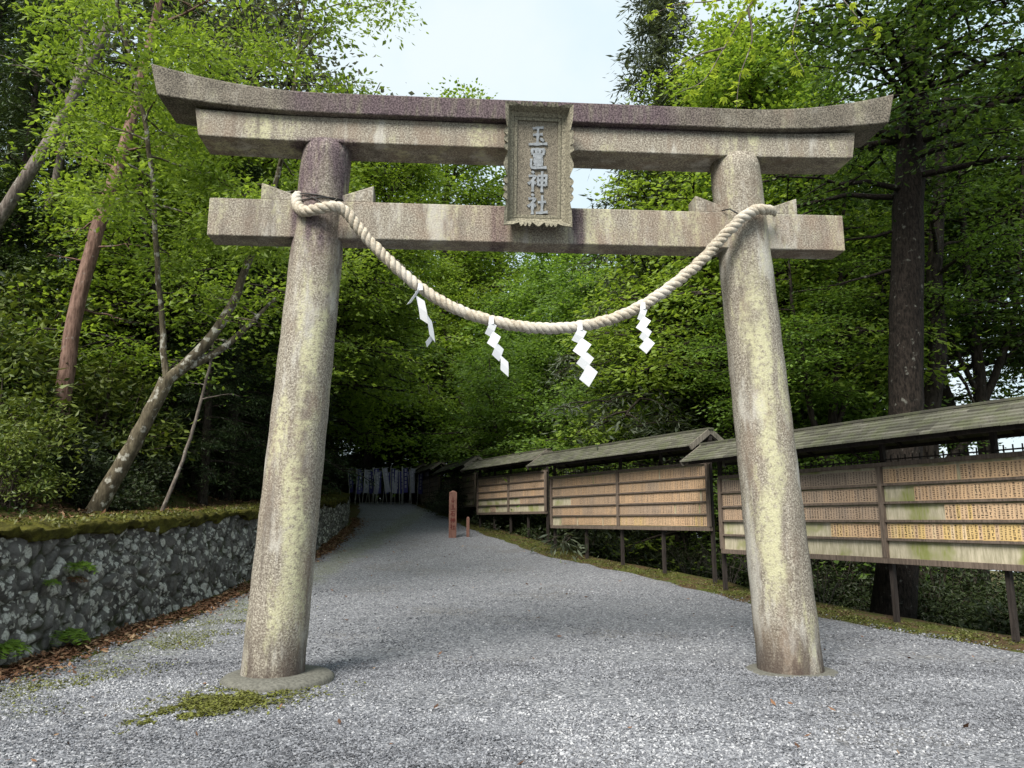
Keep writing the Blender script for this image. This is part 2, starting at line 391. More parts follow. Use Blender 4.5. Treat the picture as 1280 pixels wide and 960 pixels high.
M['bark_dark'] = mat_bark('dark_bark', (0.012, 0.009, 0.007), (0.046, 0.038, 0.03), (0.12, 0.13, 0.115), 0.62)
M['bark_big'] = mat_bark('lichen_dotted_dark_bark', (0.005, 0.004, 0.003), (0.027, 0.021, 0.017), (0.11, 0.11, 0.095), 0.61, 0.3, 16)
M['bark_red'] = mat_bark('reddish_pine_bark', (0.085, 0.05, 0.038), (0.22, 0.14, 0.11), (0.20, 0.17, 0.15), 0.6, 0.2)
M['bark_grey'] = mat_bark('grey_bark', (0.08, 0.065, 0.055), (0.21, 0.18, 0.155), (0.28, 0.27, 0.24), 0.58)
M['bark_lichen'] = mat_bark('lichen_patched_bark', (0.055, 0.045, 0.03), (0.14, 0.12, 0.08), (0.36, 0.35, 0.30), 0.53)
M['twig'] = mat_bark('twig_bark', (0.04, 0.03, 0.025), (0.1, 0.08, 0.065))
M['wood_dark'] = mat_wood('dark_stained_wood', (0.016, 0.013, 0.012), (0.042, 0.034, 0.030))
M['wood_frame'] = mat_wood('aged_frame_wood', (0.075, 0.058, 0.046), (0.165, 0.13, 0.105))
M['wood_panel'] = mat_wood('bleached_panel_wood', (0.27, 0.25, 0.17), (0.50, 0.45, 0.34), (0.20, 0.22, 0.07), 0.56)
M['wood_barge'] = mat_wood('pale_barge_wood', (0.10, 0.09, 0.075), (0.2, 0.18, 0.15))
M['plate'] = mat_plate(); M['ink'] = simple('faded_ink', (0.035, 0.028, 0.024), 0.9)
M['shingle'] = mat_shingle()
M['signred'] = mat_wood('faded_red_paint', (0.115, 0.055, 0.042), (0.20, 0.11, 0.085))
M['signink'] = simple('dark_red_paint', (0.085, 0.016, 0.012), 0.8)
M['banner'] = mat_banner(); M['pole'] = simple('pale_pole', (0.42, 0.42, 0.38), 0.6)
M['bannerink'] = simple('white_banner_print', (0.55, 0.55, 0.6), 0.8)

# ------------------------------------------------------------------ world and sun
SUN_EL, SUN_AZ = R(47), R(207)          # azimuth measured clockwise from +Y
w = bpy.data.worlds.new('World'); scene.world = w; w.use_nodes = True
nt = w.node_tree; nt.nodes.clear()
sky = nt.nodes.new('ShaderNodeTexSky'); sky.sky_type = 'NISHITA'; sky.sun_disc = False
sky.sun_elevation = SUN_EL; sky.sun_rotation = SUN_AZ; sky.air_density = 1.0; sky.dust_density = 3.0; sky.ozone_density = 1.0
bg = nt.nodes.new('ShaderNodeBackground'); wo = nt.nodes.new('ShaderNodeOutputWorld')
mx = nt.nodes.new('ShaderNodeMix'); mx.data_type = 'RGBA'; mx.inputs[0].default_value = 0.8
nt.links.new(sky.outputs[0], mx.inputs[6])
tcw = nt.nodes.new('ShaderNodeTexCoord'); nzw = nt.nodes.new('ShaderNodeTexNoise'); nzw.inputs['Scale'].default_value = 2.6; nzw.inputs['Detail'].default_value = 6
rw = nt.nodes.new('ShaderNodeValToRGB'); rw.color_ramp.elements[0].position = .38; rw.color_ramp.elements[1].position = .62
rw.color_ramp.elements[0].color = (.49, .615, .66, 1); rw.color_ramp.elements[1].color = (.62, .68, .70, 1)
vm = nt.nodes.new('ShaderNodeVectorMath'); vm.operation = 'SCALE'; vm.inputs['Scale'].default_value = 10.0
nt.links.new(tcw.outputs['Generated'], nzw.inputs['Vector']); nt.links.new(nzw.outputs['Fac'], rw.inputs[0]); nt.links.new(rw.outputs[0], vm.inputs[0]); nt.links.new(vm.outputs[0], mx.inputs[7])     # thin bright cloud
nt.links.new(mx.outputs[2], bg.inputs[0]); bg.inputs[1].default_value = 0.10
nt.links.new(bg.outputs[0], wo.inputs[0])
sd = bpy.data.lights.new('sun', 'SUN'); so = bpy.data.objects.new('sun', sd); COL.objects.link(so)
sd.energy = 4.3; sd.angle = R(28); sd.color = (1.0, 0.95, 0.87)
dirv = np.array([math.sin(SUN_AZ) * math.cos(SUN_EL), math.cos(SUN_AZ) * math.cos(SUN_EL), math.sin(SUN_EL)])
so.rotation_euler = (math.pi / 2 - SUN_EL, 0, math.pi - SUN_AZ)
so.location = (0, -10, 30)
scene.view_settings.view_transform = 'Standard'; scene.view_settings.look = 'None'
scene.view_settings.exposure = 0.78; scene.view_settings.gamma = 1.0; scene.view_settings.use_curve_mapping = False
scene.cycles.use_denoising = True
scene.cycles.max_bounces = 7; scene.cycles.diffuse_bounces = 4; scene.cycles.transmission_bounces = 5; scene.cycles.glossy_bounces = 2
scene.cycles.sample_clamp_indirect = 6
scene.cycles.caustics_reflective = False; scene.cycles.caustics_refractive = False

# ------------------------------------------------------------------ terrain
def ip(y, xs, ys): return np.interp(y, xs, ys)
def pz(y): return ip(y, [-200, 0, 9, 12, 15, 20, 26, 30, 36, 42, 60, 200], [0, 0, 0, .06, .2, .55, 1.0, 1.33, 1.88, 2.4, 3.2, 5])
def xw(y): return ip(y, [-200, 8, 16, 22, 30, 40, 60, 200], [-5.3, -5.3, -5.42, -5.5, -6.4, -8.4, -12, -40])      # wall foot
def xr(y): return ip(y, [-200, -10, 5, 9.4, 14.7, 16, 20.2, 28.7, 36, 42, 60, 200], [40, 15, 8.3, 6.3, 4.15, 3.8, 1.5, -1.1, -3.1, -5, -9, -30])
def wt(y): return ip(y, [-200, 4, 8, 16, 22, 28, 33, 45, 200], [1.25, 1.28, 1.36, 1.64, 1.98, 2.2, 2.5, 3.3, 9])
def left_up(d, y):
    return wt(y) + 0.10 * d + 0.42 * np.maximum(0, d - 1.3) - 0.24 * np.maximum(0, d - 18)
def hz(x, y):
    x = np.asarray(x, float); y = np.asarray(y, float)
    d = xw(y) - 0.30 - x; e = x - xr(y) - 0.55
    z = pz(y)
    z = np.where(d > 0.25, left_up(np.maximum(d - 0.25, 0), y) + 0.12 * vnoise(x * .8, y * .8, 3) * np.clip(d, 0, 1), np.where(d > 0, z + (wt(y) - z) * d / 0.25, z))
    z = np.where(e > 0, z - 0.5 * np.minimum(e, 9) - 0.08 * np.maximum(e - 9, 0) + 0.1 * vnoise(x, y, 4) * np.clip(e, 0, 1), z)
    return z

ys = np.concatenate([np.arange(-40, 2, 3.0), np.arange(2, 34, 0.4), np.arange(34, 62, 1.0), [65, 70, 78, 90, 110, 140, 180]])
loff = -np.array([180, 120, 80, 55, 40, 30, 24, 19, 16, 13, 11, 9, 7.6, 6.4, 5.4, 4.6, 3.9, 3.3, 2.8, 2.4, 2.0, 1.7, 1.4, 1.1, .85, .7, .55, .30, .1])
roff = np.array([.2, .55, .8, 1.1, 1.5, 2, 2.6, 3.3, 4, 5, 6, 7.5, 9.5, 12, 16, 22, 30, 45, 70, 110, 180])
ct = np.linspace(0, 1, 26)
X = []
for y in ys:
    a, b = float(xw(y)), float(xr(y)); X.append(np.concatenate([a + loff, a + (b - a) * ct, b + roff]))
X = np.array(X); Y = np.repeat(ys[:, None], X.shape[1], 1); Z = hz(X, Y)
inner = (X > xw(Y) + .5) & (X < xr(Y) - .55)
Z = np.where(inner, Z - 0.05, Z) + 0.015 * vnoise(X * 3, Y * 3, 8)
def grid_faces(a, b):
    i = (np.arange(a - 1) * b)[:, None] + np.arange(b - 1)[None]
    return np.stack([i, i + 1, i + b + 1, i + b], -1).reshape(-1, 4)
me = mesh_np('ground', np.stack([X, Y, Z], -1).reshape(-1, 3), [grid_faces(*X.shape)], M['ground'], smooth=True)
tag(link_mesh('ground', me), kind='structure')

# gravel path sheet
gy = np.concatenate([np.arange(-12, 3, 1.0), np.arange(3, 46, 0.3)]); gt = np.linspace(0, 1, 60)
gl = xw(gy) + 0.42 + 0.10 * vnoise(gy * 1.3, gy * 0, 5) + 0.06 * vnoise(gy * 5, gy * 0, 6)
gr_ = xr(gy) - 0.50 + 0.07 * vnoise(gy * 1.1, gy * 0 + 3, 5) + 0.08 * vnoise(gy * 4, gy * 0, 9)
GX = gl[:, None] + (gr_ - gl)[:, None] * gt[None]; GY = np.repeat(gy[:, None], 60, 1)
GZ = pz(GY) + 0.012 + 0.014 * vnoise(GX * 1.5, GY * 1.5, 2) + 0.008 * vnoise(GX * 5, GY * 5, 12)
edge = np.minimum(gt, 1 - gt)[None]; GZ = GZ - 0.05 * np.clip(1 - edge / 0.02, 0, 1)
me = mesh_np('gravel_path', np.stack([GX, GY, GZ], -1).reshape(-1, 3), [grid_faces(*GX.shape)], M['gravel'], smooth=True)
tag(link_mesh('gravel_path', me), kind='structure')

# loose stones lying on the gravel (nobody could count them)
def loose(n, ylo, yhi, size):
    y = ylo + (yhi - ylo) * rng.random(n) ** 1.25
    x = (rng.random(n) * 2 - 1) * (0.72 * y + 0.3)
    ok = (rng.random(n) < 1.05 - 1.1 * np.clip(vnoise(x * .45 + y * .1, y * 1.0, 63) + .5 * vnoise(x * 1.6, y * 2.4, 64) + .1, 0, .85)) & (x > xw(y) + .4 + .15 * rng.random(n)) & (x < xr(y) - .38 - .25 * rng.random(n)); x, y = x[ok], y[ok]; n = len(x)
    c = np.stack([x, y, pz(y) + 0.012 + 0.014 * vnoise(x * 1.5, y * 1.5, 2) + 0.008 * vnoise(x * 5, y * 5, 12) + 0.003], -1)
    base = np.array([[1, 0, 0], [0, 1, 0], [-1, 0, 0], [0, -1, 0], [0, 0, .75], [0, 0, -.75]], float)
    fc = np.array([[0, 1, 4], [1, 2, 4], [2, 3, 4], [3, 0, 4], [1, 0, 5], [2, 1, 5], [3, 2, 5], [0, 3, 5]])
    s = size * (0.55 + 0.9 * rng.random(n) ** 1.5)
    q = rng.normal(size=(n, 4)); q /= np.linalg.norm(q, axis=1)[:, None]; w_, a, b, c_ = q.T
    Rm = np.stack([1 - 2 * (b * b + c_ * c_), 2 * (a * b - c_ * w_), 2 * (a * c_ + b * w_), 2 * (a * b + c_ * w_), 1 - 2 * (a * a + c_ * c_), 2 * (b * c_ - a * w_), 2 * (a * c_ - b * w_), 2 * (b * c_ + a * w_), 1 - 2 * (a * a + b * b)], -1).reshape(-1, 3, 3)
    P = base[None] * (0.7 + 0.6 * rng.random((n, 6, 1))) * np.array([1.2, 1, .8])
    P = np.einsum('nij,nkj->nki', Rm, P) * s[:, None, None] * np.array([1, 1, .75]) + c[:, None]
    Fc = fc[None] + (np.arange(n) * 6)[:, None, None]
    tn = np.repeat(np.clip(rng.beta(1.6, 1.8, n) + .22 * vnoise(x * .5 + y * .12, y * 1.1, 61) + .08 * vnoise(x * 2.2, y * 3, 62), 0, 1), 8)
    return P.reshape(-1, 3), Fc.reshape(-1, 3), tn
P1, F1, t1 = loose(100000, 4.6, 8.5, 0.0108); P2, F2, t2 = loose(60000, 7.5, 15, 0.0125)
me = mesh_np('loose_gravel', np.concatenate([P1, P2]), [np.concatenate([F1, F2 + len(P1)])], M['stones'], tint=np.concatenate([t1, t2]))
tag(link_mesh('loose_gravel', me), 'loose grey and white gravel stones strewn over the path in front of the gate', 'gravel', kind='stuff')

# ------------------------------------------------------------------ leaves
def leaf_quads(c, n, d, L, W, fold=0.25):
    n = n / (np.linalg.norm(n, axis=1)[:, None] + 1e-9)
    d = d - n * (d * n).sum(1)[:, None]; d /= np.linalg.norm(d, axis=1)[:, None] + 1e-9
    s = np.cross(n, d); L = np.asarray(L)[:, None]; W = np.asarray(W)[:, None]
    m = c + d * L * 0.45 + n * W * fold
    V = np.stack([c, m + s * W / 2 - n * W * fold * 2, c + d * L - n * L * 0.12, m - s * W / 2 - n * W * fold * 2], 1)
    return V.reshape(-1, 3)
def quads(k): return np.arange(k * 4).reshape(-1, 4)

class Plant:
    def __init__(s, seed): s.r = np.random.default_rng(seed); s.wv = []; s.wf = []; s.n = 0; s.lv = []; s.lt = []
    def tube(s, P, rad, n=5):
        V, Fq = tube_np(np.asarray(P, float), np.asarray(rad, float), n); s.wv.append(V); s.wf.append(Fq + s.n); s.n += len(V)
    def spray(s, C, k, sh, sv, L, W, up=1.6, droop=0.2, tint0=None, narrow=None):
        """k leaves round each centre in C; flat layered sprays when sv is small"""
        r = s.r; C = np.asarray(C, float); N = len(C) * k
        off = np.clip(r.normal(size=(N, 3)), -1.9, 1.9) * np.array([sh, sh, sv])
        tl = np.repeat(r.normal(0, .30, (len(C), 2)), k, 0); ss = np.repeat(0.65 + .8 * r.random((len(C), 1)), k, 0); off *= ss
        off[:, 2] += (off[:, :2] * tl).sum(1)
        off[:, 2] -= droop * (off[:, 0] ** 2 + off[:, 1] ** 2) / (sh + 1e-6) * 0.4
        c = np.repeat(C, k, 0) + off
        nrm = r.normal(size=(N, 3)); nrm[:, 2] = np.abs(nrm[:, 2]) * 0.5 + up; nrm[:, :2] -= tl * up
        d = off * np.array([1, 1, .3]) + r.normal(size=(N, 3)) * sh * 0.6; d[:, 2] -= droop * sh
        ls = L * (0.45 + 1.0 * r.random(N))
        s.lv.append(leaf_quads(c, nrm, d, ls, ls * W * (0.75 + .5 * r.random(N)), 0.15 + .3 * r.random((N, 1))))
        t0 = np.repeat(np.clip(r.normal(0.5, 0.22, len(C)), 0, 1) if tint0 is None else tint0, k)
        s.lt.append(np.clip(t0 + r.normal(0, 0.21, N), 0, 1))
    def stem(s, P, rad, n=7, wob=0.0, sub=4):
        """smooth a control polyline and add it as a trunk; returns fine points and radii"""
        P = np.asarray(P, float); k = (len(P) - 1) * sub + 1; tt = np.linspace(0, len(P) - 1, k)
        Q = np.empty((k, 3))
        Pe = np.vstack([2 * P[0] - P[1], P, 2 * P[-1] - P[-2]])
        for i, t_ in enumerate(tt):
            j = min(int(t_), len(P) - 2); u = t_ - j; a, b, c, d = Pe[j], Pe[j + 1], Pe[j + 2], Pe[j + 3]
            Q[i] = 0.5 * ((2 * b) + (c - a) * u + (2 * a - 5 * b + 4 * c - d) * u * u + (3 * b - a - 3 * c + d) * u ** 3)
        rr = np.interp(tt, np.linspace(0, len(P) - 1, len(rad)), rad)
        if wob: Q[1:-1] += s.r.normal(size=(k - 2, 3)) * wob * np.array([1, 1, .3])
        s.tube(Q, rr, n); return Q, rr
    def grow(s, stem, n, t0, t1, L0, L1, el0, el1, droop=0.15, sub=5, subL=0.45, m=3, k=16, sh=0.22, sv=0.05, leaf=0.09, W=0.5, az=None, azs=math.pi, up=1.6, ld=0.2, bare=0.35, side=1.2):
        r = s.r; Q, rr = stem; S = len(Q) - 1; ga = r.random() * 6.28; C = []
        for i in range(n):
            f = (i + r.random()) / n; t_ = t0 + (t1 - t0) * f; q = t_ * S; j = min(int(q), S - 1)
            p = Q[j] + (Q[j + 1] - Q[j]) * (q - j); pr = rr[j]
            if az is None: ga += 2.4 + r.normal() * 0.35; a = ga
            else: a = az + r.normal() * azs
            el = el0 + (el1 - el0) * f + r.normal() * 0.12
            L = (L0 + (L1 - L0) * f) * (0.7 + 0.55 * r.random())
            d = np.array([math.cos(a) * math.cos(el), math.sin(a) * math.cos(el), math.sin(el)])
            u = np.linspace(0, 1, 6)[:, None]
            br = p + d * L * u + np.array([0, 0, -1]) * droop * L * u ** 2 + r.normal(size=(6, 3)) * 0.035 * L * u
            r0 = min(pr * 0.55, 0.022 * L + 0.008); s.tube(br, r0 * (1 - 0.8 * u[:, 0]), 5)
            for b in range(sub):
                v = bare + (1 - bare) * (b + r.random()) / sub; q2 = v * 5; j2 = min(int(q2), 4)
                p2 = br[j2] + (br[j2 + 1] - br[j2]) * (q2 - j2)
                a2 = a + (1 if b % 2 else -1) * (0.35 + side * r.random()); l2 = subL * L * (1.1 - 0.6 * v) * (0.6 + 0.8 * r.random())
                d2 = np.array([math.cos(a2), math.sin(a2), el * 0.4 + r.normal() * 0.15])
                e2 = np.linspace(0, 1, 4)[:, None]
                tw = p2 + d2 * l2 * e2 + np.array([0, 0, -1]) * droop * l2 * e2 ** 2
                s.tube(tw, r0 * 0.3 * (1 - 0.75 * e2[:, 0]) + 0.002, 4)
                for g in range(m):
                    C.append(p2 + (tw[-1] - p2) * (0.3 + 0.75 * (g + r.random() * .6) / max(1, m)))
            C.append(br[-1])
        s.spray(C, k, sh, sv, leaf, W, up, ld)
        return C
    def meshes(s, name, bark, leaf):
        wm = mesh_np(name + '_trunk', np.concatenate(s.wv), [np.concatenate(s.wf)], bark, smooth=True)
        lm = None
        if s.lv:
            V = np.concatenate(s.lv); lm = mesh_np(name + '_crown', V, [quads(len(V) // 4)], leaf, tint=np.concatenate(s.lt))
        return wm, lm

def put(name, wm, lm, loc, rz=0, sc=1.0, label=None, cat='tree', group=None, wn='trunk', ln='crown', tilt=(0, 0)):
    o = empty(name, loc, rz, label, cat, group); o.scale = (sc, sc, sc); o.rotation_euler = (tilt[0], tilt[1], rz)
    if wm: link_mesh(wn, wm, o)
    if lm: link_mesh(ln, lm, o)
    return o

# prototypes (meshes only; every placed tree is its own object)
PROTO = {}
def proto_maple(key, seed, H, Rc, mat, bark, n=32, k=28, leaf=0.125, t0=0.46, sh=0.30, m=3, el=(0.15, 0.9), stems=1):
    p = Plant(seed); r = p.r
    for sidx in range(stems):
        dx, dy = r.normal(size=2) * (0.5 if stems == 1 else 1.1)
        P = [(0, 0, -.3), (dx * .25 + r.normal() * .1, dy * .25, H * .25), (dx * .6, dy * .6 + r.normal() * .2, H * .55), (dx, dy, H * .95)]
        st = p.stem(P, [0.022 * H, 0.018 * H, 0.012 * H, 0.004 * H] if stems == 1 else [0.015 * H, 0.012 * H, 0.008 * H, 0.003 * H], 8, 0.02 * H * 0.2)
        p.grow(st, n // stems, t0, 0.98, Rc, Rc * 0.35, *el, droop=0.18, sub=6, m=m, k=k, sh=sh, sv=0.05, leaf=leaf, W=0.62, up=2.2)
    PROTO[key] = p.meshes(key, bark, mat)
proto_maple('maple_a', 11, 8.5, 3.6, M['leaf_mid'], M['bark_dark'])
proto_maple('maple_b', 12, 7.5, 3.4, M['leaf_mid'], M['bark_dark'], n=28, stems=2)
proto_maple('maple_c', 13, 10, 3.8, M['leaf_mid'], M['bark_dark'], n=34)
proto_maple('spring_a', 14, 11, 3.6, M['leaf_bright'], M['bark_dark'], n=40, k=26, sh=0.34, t0=.36, leaf=.12)
proto_maple('spring_b', 15, 9, 3.2, M['leaf_bright'], M['bark_dark'], n=36, k=26, sh=0.32, t0=.38, leaf=.115, stems=2)
proto_maple('spring_big', 18, 15, 4.8, M['leaf_bright'], M['bark_dark'], n=60, k=30, leaf=.15, sh=.42, t0=.25)
proto_maple('maple_big', 19, 14, 4.8, M['leaf_mid'], M['bark_dark'], n=60, k=30, leaf=.15, sh=.42, t0=.3)
proto_maple('high_crown', 20, 14, 4.2, M['leaf_deep'], M['bark_dark'], n=56, k=30, leaf=.13, sh=.38, t0=.6)
proto_maple('spring_high', 24, 15, 3.9, M['leaf_bright'], M['bark_dark'], n=58, k=30, leaf=.13, sh=.38, t0=.5)
proto_maple('ever_a', 16, 10, 3.0, M['leaf_dark'], M['bark_dark'], n=46, k=26, leaf=0.145, t0=0.12, sh=0.32, el=(0.1, 1.0))
proto_maple('ever_b', 17, 8, 2.8, M['leaf_dark'], M['bark_dark'], n=42, k=26, leaf=0.135, t0=0.1, sh=0.3, el=(0.2, 1.1), stems=2)
def proto_con(key, seed, H, Rc, n=74, t0=0.15, k=20):
    p = Plant(seed); r = p.r
    st = p.stem([(0, 0, -.3), (0.05, 0, H * .3), (0, .08, H * .65), (0.05, 0, H)], [0.02 * H, 0.016 * H, 0.01 * H, 0.002 * H], 9)
    p.grow(st, n, t0, 0.99, Rc, 0.35, 0.05, 0.5, droop=0.28, sub=6, subL=0.4, m=3, k=k, sh=0.20, sv=0.07, leaf=0.17, W=0.22, up=1.2, ld=0.6, bare=0.2, side=.7)
    PROTO[key] = p.meshes(key, M['bark_dark'], M['leaf_con'])
proto_con('con_a', 21, 15, 3.0); proto_con('con_b', 22, 12, 2.6, n=58)
def proto_tall(key, seed, H):
    p = Plant(seed); r = p.r
    st = p.stem([(0, 0, -2.5), (0.2, 0.1, H * .3), (0.3, -.3, H * .6), (0.1, .2, H)], [0.26, 0.2, 0.13, 0.03], 9, 0.03)
    p.grow(st, 24, 0.58, 0.99, 3.4, 1.4, 0.45, 0.9, droop=0.1, sub=6, m=3, k=24, sh=0.30, sv=0.07, leaf=0.125, W=0.58, bare=0.4)
    p.grow(st, 5, 0.5, 0.6, 2.4, 2.8, 0.25, 0.5, droop=-0.05, sub=3, m=1, k=9, sh=0.25, sv=0.06, leaf=0.1, bare=0.65)
    PROTO[key] = p.meshes(key, M['bark_dark'], M['leaf_mid'])
proto_tall('tall_a', 31, 11); proto_tall('tall_b', 32, 13)
def proto_bush(key, seed, Rb, H, mat, n=70, k=40, leaf=0.095, W=0.42, up=0.8):
    p = Plant(seed); r = p.r; C = []
    for i in range(n):
        a = r.random() * 6.28; rad = Rb * math.sqrt(r.random()); z = H * (1 - 0.75 * (rad / Rb) ** 2) * (0.45 + 0.55 * r.random() ** .5)
        e = np.array([rad * math.cos(a), rad * math.sin(a), z]); b = np.array([r.normal() * .12 * Rb, r.normal() * .12 * Rb, -.1]); u = np.linspace(0, 1, 5)[:, None]
        br = b + (e - b) * u + np.array([0, 0, 1]) * 0.25 * H * (u - u * u); p.tube(br, 0.018 * (1 - .8 * u[:, 0]) + .002, 4)
        C.append(e); C.append(br[3] + r.normal(size=3) * .06)
    p.spray(C, k, 0.13 * (0.6 + Rb * .4), 0.055, leaf, W, up, 0.15)
    PROTO[key] = p.meshes(key, M['twig'], mat)
proto_bush('bush_a', 41, 1.0, 1.7, M['leaf_bush']); proto_bush('bush_b', 42, 1.3, 1.5, M['leaf_bush'], n=70)
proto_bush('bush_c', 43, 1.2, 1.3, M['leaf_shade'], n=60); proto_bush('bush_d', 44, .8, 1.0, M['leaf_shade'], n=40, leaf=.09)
def proto_bare(key, seed):
    p = Plant(seed); r = p.r
    for i in range(9):
        a = r.random() * 6.28; l = 0.9 + r.random(); u = np.linspace(0, 1, 6)[:, None]
        d = np.array([math.cos(a) * .6, math.sin(a) * .6, 1.0]); br = d * l * u + r.normal(size=(6, 3)) * 0.05 * u
        p.tube(br, 0.012 * (1 - .8 * u[:, 0]) + .002, 4)
        for b in range(3):
            j = 2 + b; tw = br[j] + (d + r.normal(size=3) * .6) * 0.4 * u[:4]; p.tube(tw, 0.005 * (1 - u[:4, 0]) + .0015, 4)
    PROTO[key] = p.meshes(key, M['bark_grey'], None)
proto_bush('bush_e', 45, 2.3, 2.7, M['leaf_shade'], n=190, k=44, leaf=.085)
proto_bare('bare', 51)

# ------------------------------------------------------------------ the gate
TMID = np.array([0.264, 7.779, 0.0]); TROT = R(5.2)
gate = empty('torii_gate', TMID, TROT, 'tall weathered granite shrine gate with curved top beam standing astride the gravel path', 'shrine gate')
GR = 0.0095                                             # the right side stands a touch higher
def tz(x, z): return z + (GR * x + 0.04) * (z / 5.0)
for sx in (-1, 1):
    b = MB(); prof = []
    rb = 0.293 if sx < 0 else 0.318; rt = 0.258 if sx < 0 else 0.268
    for k in range(41):
        z = -0.12 + 5.52 * k / 40; f = max(0, z) / 5.4; prof.append((rb + (rt - rb) * f + 0.003 * math.sin(k * 1.7), tz(sx * 2.4, z)))
    b.lathe(prof, 48, axis=lambda z, sx=sx: (sx * (2.54 - 0.29 * z / 5.4), 0))
    b.build('pillar', M['granite'], gate)
    b = MB(); cx = sx * 2.54 + (0.05 if sx < 0 else 0.02)
    Rf = 0.52 if sx < 0 else 0.46
    n = 48; V = []; prof = [(Rf * 1.02, -0.1), (Rf, 0.035 if sx < 0 else 0.0), (Rf * .93, 0.065 if sx < 0 else .018), (0.36, 0.085 if sx < 0 else 0.03), (0.12, 0.085 if sx < 0 else .03)]
    for r_, z in prof:
        for i in range(n):
            a = 2 * math.pi * i / n; q = r_ * (1 + 0.008 * math.sin(3 * a + 1))
            V.append((cx + q * math.cos(a), 0.02 + q * math.sin(a), z))
    b.add(V, [(k * n + i, k * n + (i + 1) % n, (k + 1) * n + (i + 1) % n, (k + 1) * n + i) for k in range(len(prof) - 1) for i in range(n)], 0, True)
    b.build('footing', M['concrete'], gate)
def beam(name, xs, ybf, zb, zt, yf, yb, ridge=0.0, lean=0.0):
    """sweep a cross-section along x; yf/yb front/back y, lean = slant of the end cuts"""
    b = MB(); V = []; n = len(xs)
    for i, x in enumerate(xs):
        e = lean * (x / xs[-1]); a, c = zb(x), zt(x)
        pts = [(x, yf, a), (x + e, yf - 0.01, c), (x + e, (yf + yb) / 2, c + ridge), (x + e, yb + 0.01, c), (x, yb, a)] if ridge else [(x, yf, a), (x + e, yf, c), (x + e, yb, c), (x, yb, a)]
        V += [(p[0], p[1], tz(p[0], p[2])) for p in pts]
    m = len(V) // n; Fs = [(i * m + j, (i + 1) * m + j, (i + 1) * m + (j + 1) % m, i * m + (j + 1) % m) for i in range(n - 1) for j in range(m)]
    Fs += [tuple(range(m)), tuple((n - 1) * m + j for j in range(m))[::-1]]
    b.add(V, [f[::-1] for f in Fs]); o = b.build(name, M['granite'], gate, 0.012); return o
up = lambda x, a: a * (max(0.0, abs(x) - 2.2) / 1.75) ** 2
beam('tie_beam', np.linspace(-3.39, 3.39, 9), 0, lambda x: 4.34, lambda x: 4.745, -0.15, 0.15)
beam('upper_beam', np.linspace(-3.53, 3.53, 41), 0, lambda x: 5.365 + up(x, .045), lambda x: 5.646 + up(x, .08), -0.215, 0.215, lean=0.05)
beam('cap_beam', np.linspace(-3.94, 3.94, 49), 0, lambda x: 5.65 + up(x, .135), lambda x: 5.87 + up(x, .255), -0.295, 0.295, ridge=0.07, lean=0.085)
for cx in (-2.31, 2.31):
    for s in (-1, 1):
        x0, x1 = cx + s * 0.20, cx + s * 0.575
        b = MB(); h0, h1 = 0.055, 0.19
        V = [(x, y, tz(x, z)) for z_ in (0, 1) for y in (-0.125, 0.125) for x, z in ((x0, 4.747 + z_ * h0), (x1, 4.747 + z_ * h1))]
        b.hexa(V); b.build('wedge', M['granite'], gate, 0.012)

# ------------------------------------------------------------------ name tablet
TL = np.array([math.cos(TROT), math.sin(TROT), 0]); TN = np.array([-math.sin(TROT), math.cos(TROT), 0])
def tg(x, off, z): return TMID + TL * x - TN * off + np.array([0, 0, z])          # gate frame -> world
tab = empty('name_tablet', tg(-0.025, 0.28, 5.15), TROT, 'carved stone name tablet with four pale blue characters hung at the middle of the gate', 'tablet')
tab.rotation_euler = (R(8.5), 0, TROT)
WI, HI = 0.25, 0.535
b = MB(); b.box(-WI, WI, -0.015, 0.06, -HI, HI); b.build('panel', M['tablet'], tab, 0.004)
b = MB()
for (x0, x1, z0, z1) in ((-WI, -WI + .035, -HI, HI), (WI - .035, WI, -HI, HI), (-WI + .035, WI - .035, HI - .035, HI), (-WI + .035, WI - .035, -HI, -HI + .035)):
    b.box(x0, x1, -0.035, -0.0155, z0, z1)
b.build('inner_rim', M['tabletframe'], tab, 0.004)
# flaring scalloped frame
def scallop(u):         # u 0..1 along a side, outer edge offset
    v = abs(u - 0.5) * 2
    if 0.22 < v < 0.62: return 0.002 + 0.042 * abs(math.sin((v - 0.22) / 0.40 * 3 * math.pi)) ** .5
    if v <= 0.22: return 0.022 + 0.02 * math.cos(v / 0.22 * math.pi)
    return 0.006 + 0.026 * ((v - 0.62) / 0.38) ** 1.5 + 0.012 * math.sin((v - .62) / .38 * math.pi)
ring = []; NS = 96
corners = [(-1, -1), (1, -1), (1, 1), (-1, 1)]
for k in range(4):
    (ax, az), (bx, bz) = corners[k], corners[(k + 1) % 4]
    for i in range(NS):
        u = i / NS; s = scallop(u); cx = ax + (bx - ax) * u; cz = az + (bz - az) * u
        nx, nz = (0, az) if k in (0, 2) else (ax, 0)
        if i == 0: nx, nz = ax, az; s = 0.034
        ring.append((cx, cz, nx, nz, s))
V = []; NR = len(ring)
FW = 0.072
for cx, cz, nx, nz, s in ring:
    ix, iz = cx * (WI + .003), cz * (HI + .003); mx_, mz_ = cx * (WI + FW), cz * (HI + FW)
    ox, oz = mx_ + nx * s, mz_ + nz * s
    V += [(ix, 0.05, iz), (ix, -0.035, iz), (cx * (WI + .04), -0.06, cz * (HI + .04)), (mx_, -0.15, mz_), (ox, -0.165, oz), (ox, -0.10 - s * .6, oz), (mx_ + nx * s * .2, -0.05, mz_ + nz * s * .2), (cx * (WI + .02), 0.05, cz * (HI + .02))]
m = 8
